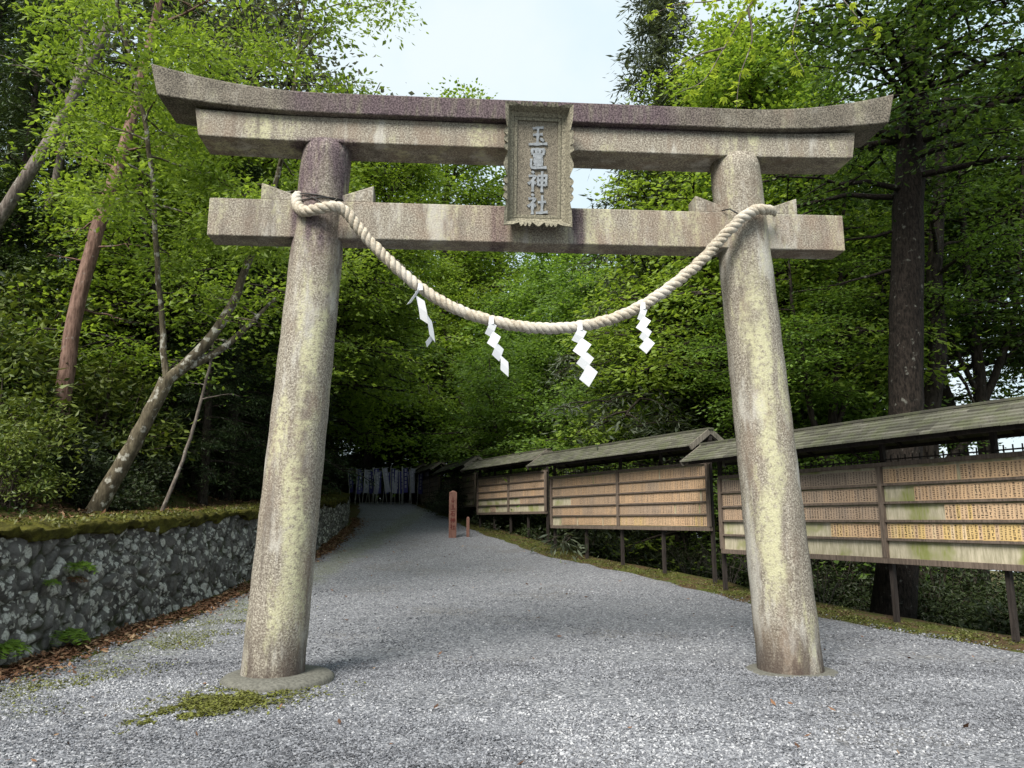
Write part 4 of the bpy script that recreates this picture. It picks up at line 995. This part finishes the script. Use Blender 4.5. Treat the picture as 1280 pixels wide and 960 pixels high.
# ------------------------------------------------------------------ signpost, stake, banners
sx, sy_ = -1.92, 25.0; sg = empty('red_signpost', (sx, sy_, float(pz(sy_))), R(4), 'weathered red wooden signpost with dark red characters standing at the edge of the gravel', 'signpost')
b = MB(); b.box(-.125, .125, -.07, .07, -.1, 1.46); b.add([(-.125, -.07, 1.461), (.125, -.07, 1.461), (.125, .07, 1.461), (-.125, .07, 1.461), (0, 0, 1.53)], [(0, 1, 4), (1, 2, 4), (2, 3, 4), (3, 0, 4)])
b.build('post', M['signred'], sg, .006)
for i, ch in enumerate('玉石神社'): glyph(ch, -.085, 0.90 - .21 * i, .17, -.0705, .026, M['signink'], sg, .004)
b = MB(); b.bar((0, -.073, 1.14), (0, -.073, 1.30), .02, .006, 0, (0, 1, 0)); b.bar((0, -.0735, 1.135), (-.05, -.0735, 1.20), .02, .006, 0, (0, 1, 0)); b.bar((0, -.0742, 1.135), (.05, -.0742, 1.20), .02, .006, 0, (0, 1, 0)); b.build('arrow', M['signink'], sg)
sk = empty('wooden_stake', (-1.44, 25.3, float(pz(25.3))), 0, 'short faded red stake standing beside the taller red signpost', 'stake')
b = MB(); b.box(-.05, .05, -.04, .04, -.1, .60); b.build('shaft', M['signred'], sk, .005)
b = MB(); b.hexa([(-.05, -.04, .601), (.05, -.04, .601), (-.05, .04, .601), (.05, .04, .601), (-.02, -.02, .66), (.02, -.02, .66), (-.02, .02, .66), (.02, .02, .66)]); b.build('tip', M['signred'], sk)

bp = MB(); bp.tube([(0, 0, -.1), (0.01, 0, 1.0), (0, 0, 1.95)], [.022, .02, .015], 6); bp.tube([(-.02, 0, 1.86), (.34, 0, 1.88)], [.009, .009], 5); POLE = bp.mesh('pole', M['pole'])
def banner_mesh(seed):
    r = random.Random(seed); b = MB(); nx, nz = 4, 9; V = []
    for j in range(nz + 1):
        for i in range(nx + 1):
            V.append((.02 + .24 * i / nx, .03 * math.sin(j * .9 + i * 1.1 + seed) * (i / nx), 0.62 + 1.24 * j / nz))
    b.add(V, [(j * (nx + 1) + i, j * (nx + 1) + i + 1, (j + 1) * (nx + 1) + i + 1, (j + 1) * (nx + 1) + i) for j in range(nz) for i in range(nx)], 0, True)
    for g in range(5):
        z = 1.68 - .2 * g
        for s in range(3):
            zz = z + .05 * s; b.add([(.09 + .03 * r.random(), -.042, zz), (.2, -.042, zz), (.2, -.042, zz + .018), (.1, -.042, zz + .018)], [(0, 1, 2, 3)], 1)
        b.add([(.16, -.043, z - .01), (.185, -.043, z - .01), (.185, -.043, z + .13), (.16, -.043, z + .13)], [(0, 1, 2, 3)], 1)
    return b.mesh('cloth', [M['banner'], M['bannerink']])
BN = [banner_mesh(i) for i in range(4)]
for i in range(24):
    x = -8.6 + 3.7 * i / 23 + rng.normal() * .05; y = 40.6 + .5 * rng.random() + .25 * (i % 2)
    o = empty('banner', (x, y, float(pz(y))), rng.normal() * .15, 'navy or white upright banner on a pale pole at the far end of the path', 'banner', 'row of upright banners at the end of the path')
    o.rotation_euler = (rng.normal() * .03, rng.normal() * .09, rng.normal() * .2); o.scale = (1, 1, .92 + .12 * rng.random())
    link_mesh('pole', POLE, o); link_mesh('cloth', BN[i % 4], o)

# ------------------------------------------------------------------ ferns on the wall
def fern_mesh(seed, n=9, L=0.3):
    p = Plant(seed); r = p.r
    for i in range(n):
        a = -math.pi * .5 + (i / (n - 1)) * math.pi; l = L * (.7 + .5 * r.random()); u = np.linspace(0, 1, 8)
        d = np.array([abs(math.cos(a)) * .6 + .25, math.sin(a) * .9, .45]); C_ = d * l * u[:, None] + np.array([0, 0, -1]) * l * .75 * (u ** 2)[:, None]
        p.tube(C_, .004 * (1 - u * .8), 4)
        for s in (-1, 1):
            T_ = np.gradient(C_, axis=0); Sd = np.cross(T_, (0, 0, 1)); Sd /= np.linalg.norm(Sd, axis=1)[:, None] + 1e-6
            k = np.repeat(np.linspace(.12, .97, 12), 1); P_ = np.stack([np.interp(k, u, C_[:, q]) for q in range(3)], -1); D_ = np.stack([np.interp(k, u, Sd[:, q]) for q in range(3)], -1) * s + .5 * d
            N_ = np.tile(np.array([.3, 0, 1.0]), (12, 1)) + r.normal(size=(12, 3)) * .2; ln = .32 * l * np.sin(np.clip(k, .05, 1) * 2.6) ** .8 + .01
            p.lv.append(leaf_quads(P_, N_, D_, ln, ln * .35)); p.lt.append(np.clip(r.normal(.6, .2, 12), 0, 1))
    return p.meshes('fern', M['fern'], M['fern'])
for i, (px, py, sc, lab) in enumerate([(93, 705, 1.0, 'bright green fern high on the stone wall above a dead brown frond'), (80, 790, 1.15, 'bright green fern growing near the foot of the stone wall'), (3, 806, .9, 'small pale fern cut by the photo edge at the wall foot'), (60, 726, .45, 'tiny fern sprig halfway up the stone wall')]):
    D = 8.6 if i < 2 else 8.2
    for D in np.arange(7, 14, .02):
        q = at(px, py, D)
        if q[0] < xw(q[1]) - .05 - .2 * (q[2] - pz(q[1])) / 1.5 + .10: break
    fw, fl = fern_mesh(60 + i); put('fern', fw, fl, q, 0, sc, lab, 'fern', 'ferns on the stone wall', 'stalk', 'fronds')
    if i == 0:
        q2 = at(92, 722, D); fw, fl = fern_mesh(70, 6, .22); lm = fl.copy(); lm.materials.clear(); lm.materials.append(M['litter']); put('dead_fern', fw, lm, q2, 0, .8, 'dead rust brown fern frond hanging on the stone wall below the bright fern', 'fern', None, 'stalk', 'fronds')

# ------------------------------------------------------------------ feature trees (left slope)
def feature(name, seed, stems, bark, leaf, label, growths, group=None):
    """stems: list of (control points world, radii); growths: list of (stem index, kwargs)"""
    p = Plant(seed); base = np.array(stems[0][0][0]); S = []
    g = float(hz(base[0], base[1])) - .08; stems[0][0][0][2] = base[2] = min(base[2], g) if abs(base[2] - g) < 1.2 else base[2]
    for pts, rad in stems: S.append(p.stem(np.array(pts) - base, rad, 10, 0.008))
    for si, kw in growths: p.grow(S[si], **kw)
    wm, lm = p.meshes(name, bark, leaf); return put(name, wm, lm, base, 0, 1, label, 'tree', group)
def pl(pts): return [at(*q) for q in pts]
feature('mossy_tree', 201, [
    (pl([(112, 640, 12), (150, 585, 12), (182, 528, 12), (208, 474, 12)]), [0.148, 0.126, 0.111, 0.111]),
    (pl([(208, 476, 12), (202, 400, 11.9), (194, 300, 11.6), (187, 190, 11.3), (168, 95, 11.0), (146, 10, 10.8), (132, -70, 10.6)]), [0.056, 0.044, 0.041, 0.037, 0.033, 0.026, 0.015]),
    (pl([(208, 476, 12), (246, 442, 12.1), (284, 392, 12.3), (306, 340, 12.5), (325, 290, 12.7), (348, 215, 12.9), (368, 110, 13), (378, 20, 13), (392, -60, 13)]), [0.096, 0.089, 0.074, 0.063, 0.056, 0.044, 0.037, 0.030, 0.015]),
    (pl([(222, 462, 12), (272, 440, 12.3), (312, 405, 12.6), (345, 372, 13)]), [.08, .06, .045, .02])],
    M['bark_lichen'], M['leaf_bright'], 'lichen patched tree leaning out over the stone wall, forking low, with bright young leaves',
    [(1, dict(n=22, t0=.32, t1=.99, L0=1.4, L1=1.6, el0=.1, el1=.5, sub=6, m=3, k=26, sh=.20, sv=.07, leaf=.10, W=.45, up=1.0, ld=.4)),
     (2, dict(n=24, t0=.42, t1=.99, L0=1.6, L1=1.8, el0=.1, el1=.5, sub=6, m=3, k=26, sh=.22, sv=.07, leaf=.10, W=.45, up=1.0, ld=.4)),
     (3, dict(n=5, t0=.4, t1=1, L0=.9, L1=.7, el0=.2, el1=.5, sub=4, m=2, k=8, sh=.2, sv=.06, leaf=.09))])
feature('red_pine', 202, [(pl([(55, 605, 13.5), (80, 490, 13.5), (92, 400, 13.6), (122, 290, 13.8), (150, 200, 14), (172, 120, 14.2), (200, 0, 14.4), (230, -140, 14.8)]), [0.178, 0.141, 0.133, 0.126, 0.111, 0.096, 0.081, 0.044])],
    M['bark_red'], M['leaf_con'], 'reddish pine trunk leaning to the right above the stone wall, bare low down',
    [(0, dict(n=8, t0=.3, t1=.62, L0=.8, L1=1.0, el0=.1, el1=.3, sub=3, m=1, k=6, sh=.15, leaf=.12, W=.25)), (0, dict(n=10, t0=.8, t1=1, L0=1.6, L1=1.2, el0=.3, el1=.6, sub=5, m=2, k=14, sh=.25, leaf=.16, W=.2))])
feature('leaning_trunk', 203, [(pl([(-120, 430, 15), (-55, 350, 15), (0, 272, 15), (50, 195, 15), (95, 115, 15.2), (150, 0, 15.5), (200, -120, 16)]), [0.148, 0.141, 0.133, 0.126, 0.111, 0.096, 0.059])],
    M['bark_grey'], M['leaf_con'], 'pale grey trunk slanting in from the photo edge over the dark bushes',
    [(0, dict(n=10, t0=.75, t1=1, L0=1.6, L1=1.2, el0=.3, el1=.6, sub=5, m=2, k=14, sh=.25, leaf=.16, W=.2))])
feature('leaning_trunk', 204, [(pl([(25, 480, 18), (45, 330, 18), (62, 255, 18), (78, 190, 18), (95, 100, 18.2), (120, -60, 18.6)]), [0.118, 0.111, 0.104, 0.096, 0.081, 0.052])],
    M['bark_grey'], M['leaf_con'], 'thinner grey trunk standing just behind the slanting pale trunk',
    [(0, dict(n=10, t0=.75, t1=1, L0=1.6, L1=1.2, el0=.3, el1=.6, sub=5, m=2, k=14, sh=.25, leaf=.16, W=.2))])
feature('bare_sapling', 205, [(pl([(198, 628, 13.3), (228, 575, 13.3), (245, 525, 13.3), (262, 458, 13.4), (272, 400, 13.5)]), [.035, .03, .028, .022, .01])],
    M['bark_grey'], M['leaf_mid'], 'thin bare grey sapling between the forked mossy tree and the lichen streaked pillar',
    [(0, dict(n=5, t0=.5, t1=1, L0=.5, L1=.6, el0=.2, el1=.6, sub=2, m=1, k=4, sh=.12, leaf=.08))])
# bright sapling foliage that hangs behind the gate head
def zb(px, D): q = at(px, 480, D); return q[0], q[1], float(hz(q[0], q[1]))
def standing(key, px, D, rz, sc, label, group=None, name='tree', dz=0.0, tilt=(0, 0), cat='tree', off=1.6):
    x, y, z = zb(px, D)
    if px < 480 and D < 42 and x > xw(y) - off: x = float(xw(y)) - off; z = float(hz(x, y))
    wm, lm = PROTO[key]
    return put(name, wm, lm, (x, y, z + dz), rz, sc, label, cat, group, tilt=tilt)

G_con = 'dark conifers filling the slope behind the leaning trunks'; L_con = 'dark conifer on the shaded slope behind the leaning grey trunks'
for i, (px, D, sc) in enumerate([(-60, 21, 1.0), (40, 24, 1.1), (130, 27, 1.1), (-150, 25, 1.2), (200, 31, 1.2), (-20, 31, 1.4), (90, 19, .8), (260, 36, 1.3), (0, 18.5, .9), (385, 19, .6), (420, 24, .7), (350, 22, .75), (300, 17.5, .5)]):
    standing('con_a' if i % 2 else 'con_b', px, D, i * 1.3, sc, L_con, G_con, 'conifer')
G_sp = 'bright young leaved trees on the slope behind the gate head'; L_sp = 'slender tree with bright yellow green spring leaves on the slope behind the gate'
for i, (px, D, sc, tl) in enumerate([(235, 18, 1.0, 0), (320, 18.5, 1.05, .05), (390, 22, 1.15, .12), (400, 26, 1.25, .2), (170, 20, 1.05, 0), (420, 31, 1.45, .22), (290, 24, 1.15, .05), (350, 34, 1.4, .1), (420, 38, 1.3, .1)]):
    standing('spring_a' if i % 2 else 'spring_b', px, D, i * 2.1 + .4, sc, L_sp, G_sp, 'spring_tree', tilt=(0, tl), off=2.2)
G_ev = 'dark evergreen trees along the shaded slope'; L_ev = 'dark leafy evergreen in the shade of the slope beyond the stone wall'
for i, (px, D, sc) in enumerate([(330, 18, .5), (360, 21, .6), (400, 26, .75), (290, 22, .6), (230, 18.5, .5), (150, 19, .5), (60, 17, .5), (-30, 17, .55), (400, 33, .9), (350, 29, .8), (430, 39, .9), (200, 25, .7), (100, 23, .7)]):
    standing('ever_a' if i % 2 else 'ever_b', px, D, i * 1.7, sc, L_ev, G_ev, 'evergreen_tree', off=3.0)
for i, (x, y, sc, tl, k) in enumerate([(-7.9, 24.5, .9, .3, 'spring_high'), (-8.2, 29.5, 1.08, .30, 'spring_big'), (-10.5, 37, 1.2, .22, 'maple_big')]):
    wm, lm = PROTO[k]; put('spreading_tree', wm, lm, (x, y, float(hz(x, y))), i * 1.9, sc, 'wide bright crowned tree arching over the path from the slope behind the gate', 'tree', 'wide crowned trees arching over the path', tilt=(0, tl))
for i, (x, y, sc, tl, k) in enumerate([(6.0, 27, 1.08, -.06, 'spring_big'), (4.4, 34, 1.05, -.1, 'maple_big'), (2.2, 42, 1.4, -.1, 'maple_big'), (8.8, 25, .95, 0, 'maple_big'), (-5.5, 50, 1.85, 0, 'spring_big'), (-1.5, 52, 1.75, 0, 'spring_big'), (-9, 47, 1.3, .1, 'spring_big'), (10, 33, 1.1, 0, 'spring_big')]):
    wm, lm = PROTO[k]; put('broad_tree', wm, lm, (x, y, float(hz(x, y))), i * 1.7 + .8, sc, 'broad crowned tree filling the view between the pillars above the maples', 'tree', 'broad trees filling the view between the pillars', tilt=(0, tl))
# trees closing the far end of the path
for i, (px, D, sc) in enumerate([(440, 46, 1.0), (475, 50, 1.1), (510, 48, 1.0), (545, 53, 1.2), (490, 58, 1.5), (580, 57, 1.4), (420, 55, 1.5), (640, 52, 1.3), (700, 56, 1.4)]):
    standing('ever_a' if i % 2 else 'ever_b', px, D, i * 1.9, sc, 'dark leafy tree in the wood that closes the view beyond the banners', 'dark trees beyond the banners', 'evergreen_tree')
for i, (px, D, sc) in enumerate([(455, 44, 1.3), (530, 46, 1.4), (610, 50, 1.7), (500, 60, 2.0), (650, 46, 1.5), (570, 62, 2.1), (690, 52, 1.7), (760, 50, 1.7), (420, 50, 1.8)]):
    standing('spring_a' if i % 2 else 'maple_c', px, D, i * 1.3 + .2, sc, 'light green tree rising behind the banners at the far end of the path', 'light green trees beyond the path end', 'spring_tree')
# maples leaning over the boards
G_mp = 'layered green maples behind the notice boards'; L_mp = 'green maple with flat layered boughs growing behind the roofed boards'
for i, (x, y, sc, k) in enumerate([(8.4, 18.8, 1.0, 'maple_b'), (6.2, 22.8, 1.1, 'maple_a'), (6.6, 25.2, 1.15, 'maple_c'), (4.0, 27.5, 1.1, 'maple_b'), (1.6, 30.5, 1.05, 'maple_a'), (3.8, 33, 1.3, 'maple_c'), (0.2, 35, 1.2, 'maple_b'), (-1.4, 41, 1.2, 'maple_a'), (1.6, 39, 1.45, 'maple_c'), (8.2, 22, 1.1, 'maple_a'), (8.8, 28, 1.35, 'maple_c'), (6.0, 31, 1.35, 'maple_a'), (4.5, 38, 1.5, 'maple_b'), (10.5, 32, 1.5, 'maple_c')]):
    wm, lm = PROTO[k]; put('maple_tree', wm, lm, (x, y, float(hz(x, y))), i * 2.3 + .5, sc, L_mp, 'tree', G_mp, tilt=(0, -.06))

# ------------------------------------------------------------------ right side trees
feature('big_dark_tree', 211, [(pl([(1110, 850, 13.3), (1126, 640, 13.3), (1132, 500, 13.3), (1133, 380, 13.3), (1136, 260, 13.4), (1142, 150, 13.5), (1148, 30, 13.6), (1150, -120, 13.8), (1152, -330, 14)]), [.40, .30, .285, .285, .27, .25, .22, .17, .07])],
    M['bark_big'], M['leaf_deep'], 'massive dark trunk rising behind the nearest notice board, dotted with pale lichen',
    [(0, dict(n=26, t0=.60, t1=.99, L0=3.6, L1=2.4, el0=.1, el1=.6, sub=7, m=3, k=30, sh=.30, sv=.06, leaf=.105, W=.6)),
     (0, dict(n=7, t0=.50, t1=.68, L0=2.4, L1=2.8, el0=.0, el1=.1, sub=5, m=3, k=20, sh=.27, sv=.05, leaf=.10, bare=.4)),
     (0, dict(n=16, t0=.56, t1=.86, L0=3.2, L1=2.6, el0=-.05, el1=.35, az=-1.5, azs=.9, sub=7, m=3, k=30, sh=.30, sv=.05, leaf=.105, W=.6, bare=.3)),
     (0, dict(n=3, t0=.42, t1=.52, L0=1.6, L1=2.4, el0=.0, el1=.25, az=3.0, azs=.25, sub=3, m=1, k=8, sh=.2, leaf=.08, bare=.5))])
feature('dark_tree', 212, [(pl([(1160, 760, 16.5), (1158, 600, 16.5), (1163, 510, 16.5), (1172, 440, 16.5), (1168, 360, 16.6), (1172, 270, 16.7), (1180, 150, 17), (1190, 0, 17.2)]), [.24, .22, .2, .19, .17, .15, .11, .05]),
    (pl([(1163, 600, 16.5), (1200, 560, 16.6), (1240, 528, 16.8), (1290, 515, 17)]), [.10, .08, .06, .03]),
    (pl([(1172, 440, 16.5), (1200, 470, 16.4), (1225, 520, 16.4)]), [.05, .04, .02])],
    M['bark_dark'], M['leaf_mid'], 'dark forking tree standing right behind the massive lichen dotted trunk',
    [(0, dict(n=20, t0=.5, t1=.99, L0=2.4, L1=1.8, el0=.2, el1=.7, sub=6, m=3, k=22, sh=.26, leaf=.1)), (1, dict(n=5, t0=.3, t1=1, L0=.9, L1=1.0, el0=.2, el1=.7, sub=3, m=1, k=6, sh=.2, leaf=.09))])
feature('dark_tree', 213, [(pl([(1240, 700, 18), (1235, 590, 18), (1228, 520, 18), (1222, 450, 18), (1212, 380, 18), (1205, 290, 18), (1200, 180, 18.3)]), [.2, .18, .16, .13, .1, .08, .04]),
    (pl([(1228, 510, 18), (1250, 450, 18.1), (1268, 390, 18.2), (1275, 300, 18.3), (1280, 180, 18.5)]), [.1, .085, .07, .05, .03]),
    (pl([(1222, 490, 18), (1196, 440, 17.9), (1180, 400, 17.8), (1185, 330, 17.6)]), [.07, .055, .04, .02]),
    (pl([(1240, 470, 18.1), (1275, 430, 18.1), (1320, 400, 18.3)]), [.05, .04, .02])],
    M['bark_dark'], M['leaf_mid'], 'dark tree with several spreading bare limbs against the white sky at the photo edge',
    [(0, dict(n=10, t0=.6, t1=.99, L0=1.7, L1=1.6, el0=.3, el1=.7, sub=5, m=2, k=12, sh=.25, leaf=.1)), (1, dict(n=12, t0=.45, t1=.99, L0=1.4, L1=1.6, el0=.2, el1=.6, sub=4, m=2, k=12, sh=.25, leaf=.1)), (2, dict(n=6, t0=.5, t1=1, L0=1.0, L1=1.2, el0=.2, el1=.5, sub=3, m=2, k=10, sh=.25, leaf=.1))])
feature('slender_tree', 214, [(pl([(1050, 700, 17), (1040, 560, 17), (1045, 470, 17), (1055, 400, 17), (1050, 320, 17.2), (1060, 200, 17.5)]), [.13, .11, .09, .08, .06, .03]),
    (pl([(1045, 600, 17), (1015, 520, 16.8), (1003, 440, 16.6), (990, 380, 16.5), (985, 300, 16.4)]), [.09, .07, .06, .04, .02]),
    (pl([(1042, 540, 17), (1070, 470, 17.2), (1095, 420, 17.5), (1105, 340, 17.8)]), [.07, .055, .04, .02]),
    (pl([(1030, 580, 17), (985, 530, 16.6), (960, 470, 16.2), (948, 420, 16)]), [.06, .045, .035, .02])],
    M['bark_dark'], M['leaf_mid'], 'slender many stemmed maple between the right pillar and the massive trunk',
    [(j, dict(n=12, t0=.45, t1=.99, L0=1.7, L1=1.6, el0=.05, el1=.3, sub=6, m=3, k=24, sh=.26, sv=.04, leaf=.085, W=.6, up=2.4)) for j in range(4)])
G_rt = 'tall green trees beyond the notice boards'; L_rt = 'tall thin green tree on the falling ground beyond the roofed boards'
for i, (px, D, sc) in enumerate([(960, 20, 1.15), (900, 24, 1.2), (1010, 26, 1.2), (1090, 22, 1.2), (850, 29, 1.2), (1050, 34, 1.4), (1400, 26, 1.3), (940, 34, 1.3)]):
    standing('tall_a' if i % 2 else 'tall_b', px, D, i * 1.1, sc, L_rt, G_rt, 'tall_tree', dz=.5)
for i, (x, y, sc, k) in enumerate([(12.2, 20.5, 1.15, 'maple_big'), (15.5, 20.5, 1.25, 'maple_big'), (13, 25, 1.3, 'maple_big')]):
    wm, lm = PROTO['high_crown']; put('high_crowned_tree', wm, lm, (x, y, float(hz(x, y)) + 1.6), i * 1.7 + .3, sc, 'deep green tree with a high crown closing the sky above the nearest boards', 'tree', 'high crowned trees behind the nearest boards')
wm, _ = PROTO['tall_b']; lm = PROTO['tall_b'][1].copy(); lm.materials.clear(); lm.materials.append(M['leaf_grey'])
for i, (x, y, sc, tl) in enumerate([(-7.4, 20.5, 1.6, .20), (-8.2, 23.5, 1.6, .16)]):
    put('grey_leaved_tree', wm, lm, (x, y, float(hz(x, y))), 2.1 + i, sc, 'tall tree with sparse grey green leaves fringing the sky above the gate', 'tree', 'grey leaved trees at the sky gap', tilt=(0, tl))
G_rs = 'bright green trees overtopping the gate on the boards side'
for i, (x, y, sc) in enumerate([(6.4, 19.5, 1.12), (7.6, 22.8, 1.2), (8.6, 25.5, 1.3), (6.5, 22.5, 1.3)]):
    wm, lm = PROTO['spring_high']; put('spring_tree', wm, lm, (x, y, float(hz(x, y))), i * 2.0 + 1, sc, 'bright leaved tree overtopping the gate beside the big gap of sky', 'tree', G_rs)
wm, lm = PROTO['con_a']; lm = lm.copy(); lm.materials.clear(); lm.materials.append(M['leaf_ash']); PROTO['con_ash'] = (wm, lm)
for i, (px, D, sc) in enumerate([(842, 23, 1.4), (930, 24, 1.4), (1040, 26, 1.5)]):
    standing('con_ash', px, D, i * 2.0 + 1, sc, 'grey green conifer with drooping sprays at the edge of the sky gap above the gate', 'conifers at the sky gap', 'conifer')

# overhanging twig with young leaves near the camera
p = Plant(301)
base = at(1030, -160, 6.6)
for pts in ([(1030, -160, 6.6), (985, -60, 6.5), (935, 10, 6.4), (905, 60, 6.35), (880, 100, 6.3), (850, 115, 6.3)], [(985, -60, 6.5), (1000, 0, 6.45), (990, 50, 6.4), (1005, 90, 6.4)], [(1000, -60, 6.5), (1050, -5, 6.5), (1075, 25, 6.5), (1095, 40, 6.5)],
            [(935, 10, 6.4), (940, 50, 6.4), (925, 95, 6.4), (920, 140, 6.4)], [(960, -20, 6.4), (900, 0, 6.5), (850, 5, 6.5), (810, 20, 6.5)], [(905, 60, 6.35), (870, 70, 6.3), (830, 95, 6.3)]):
    Q, rr_ = p.stem(np.array(pl(pts)) - base, [.012, .006, .003], 5)
    for q in Q[5::2]:
        for g in range(3):
            c = q + p.r.normal(size=3) * .045; az = p.r.random() * 6.28
            for lobe in np.linspace(-1.1, 1.1, 5):
                dd = np.array([[math.cos(az + lobe), math.sin(az + lobe), -.75 + .25 * abs(lobe)]]); nn = np.array([[math.cos(az) * .5, math.sin(az) * .5, 1.0]]) + p.r.normal(size=(1, 3)) * .15
                l = np.array([.088 * (1 - .28 * abs(lobe)) * (.8 + .4 * p.r.random())]); p.lv.append(leaf_quads(c[None], nn, dd, l, l * .32)); p.lt.append(np.array([np.clip(p.r.normal(.75, .15), 0, 1)]))
wm, lm = p.meshes('overhanging_branch', M['bark_grey'], M['leaf_young']); put('overhanging_branch', wm, lm, base, 0, 1, 'drooping twigs of bright young maple leaves hanging above the end of the gate', 'branch', None, 'twigs', 'leaves')

# ------------------------------------------------------------------ shrubs
for i, (px, D, k, sc, rz) in enumerate([(-18, 13.0, 'bush_a', 1.35, 0), (-20, 11.8, 'bush_b', 1.1, 2), (25, 10.8, 'bush_a', .7, 3), (25, 16, 'bush_a', 2.0, 5), (-70, 13.5, 'bush_b', 1.8, 1.5), (135, 15.5, 'bush_a', 1.5, 2.5)]):
    standing(k, px, D, rz, sc, 'glossy bush with pale yellow green new growth above the stone wall', 'glossy bushes above the wall', 'bush', cat='bush')
for i in range(22):
    px = rng.uniform(-60, 430); D = rng.uniform(12.5, 25); x, y, z = zb(px, D)
    if x > xw(y) - 1.6: x = float(xw(y)) - 1.6 - rng.random(); z = float(hz(x, y))
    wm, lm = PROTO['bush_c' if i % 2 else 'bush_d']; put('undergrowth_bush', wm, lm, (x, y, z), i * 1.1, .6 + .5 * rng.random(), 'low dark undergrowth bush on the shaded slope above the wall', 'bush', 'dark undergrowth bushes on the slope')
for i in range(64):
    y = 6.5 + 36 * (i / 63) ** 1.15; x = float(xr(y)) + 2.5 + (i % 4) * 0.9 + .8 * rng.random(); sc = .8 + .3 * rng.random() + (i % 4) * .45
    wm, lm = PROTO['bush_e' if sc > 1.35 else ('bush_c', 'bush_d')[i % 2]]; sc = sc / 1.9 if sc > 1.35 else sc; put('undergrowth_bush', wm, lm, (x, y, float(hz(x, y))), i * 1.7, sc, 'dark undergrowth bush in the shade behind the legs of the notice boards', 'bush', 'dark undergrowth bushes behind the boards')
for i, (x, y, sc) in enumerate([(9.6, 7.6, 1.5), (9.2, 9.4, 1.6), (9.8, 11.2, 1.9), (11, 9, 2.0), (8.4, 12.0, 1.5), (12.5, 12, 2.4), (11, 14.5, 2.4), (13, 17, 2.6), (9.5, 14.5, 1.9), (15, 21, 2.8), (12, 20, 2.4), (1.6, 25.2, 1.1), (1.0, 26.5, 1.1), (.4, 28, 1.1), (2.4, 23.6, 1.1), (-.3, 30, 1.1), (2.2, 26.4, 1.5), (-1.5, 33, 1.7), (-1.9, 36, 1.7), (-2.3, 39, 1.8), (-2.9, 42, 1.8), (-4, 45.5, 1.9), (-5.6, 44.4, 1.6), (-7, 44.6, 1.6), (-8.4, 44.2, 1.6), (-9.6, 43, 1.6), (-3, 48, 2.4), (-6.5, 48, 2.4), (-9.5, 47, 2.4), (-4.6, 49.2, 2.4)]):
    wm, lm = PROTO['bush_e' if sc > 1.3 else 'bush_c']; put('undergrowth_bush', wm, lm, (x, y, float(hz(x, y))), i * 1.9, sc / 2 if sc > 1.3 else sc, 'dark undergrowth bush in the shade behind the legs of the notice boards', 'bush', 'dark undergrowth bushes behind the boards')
for i, (x, y, sc) in enumerate([(11.5, 12.5, .42), (14, 14.5, .5), (13, 18, .5), (17, 19, .6), (16.5, 24, .65), (12.5, 23, .6), (20, 27, .8), (15, 30, .8), (9.5, 18, .4), (19, 21, .7)]):
    wm, lm = PROTO['ever_b']; put('evergreen_tree', wm, lm, (x, y, float(hz(x, y))), i * 1.9, sc, 'small dark evergreen on the low ground seen below the nearest notice board', 'tree', 'small dark evergreens on the low ground')
for i, (x, y) in enumerate([(4.9, 15.3), (4.7, 17.2), (4.3, 18.4), (5.6, 14.2)]):
    wm, lm = PROTO['bare']; put('bare_shrub', wm, None, (x, y, float(hz(x, y))), i * 1.3, .8, 'leafless grey shrub with thin bent stems behind the legs of the boards', 'shrub', 'leafless shrubs behind the boards', 'stems')
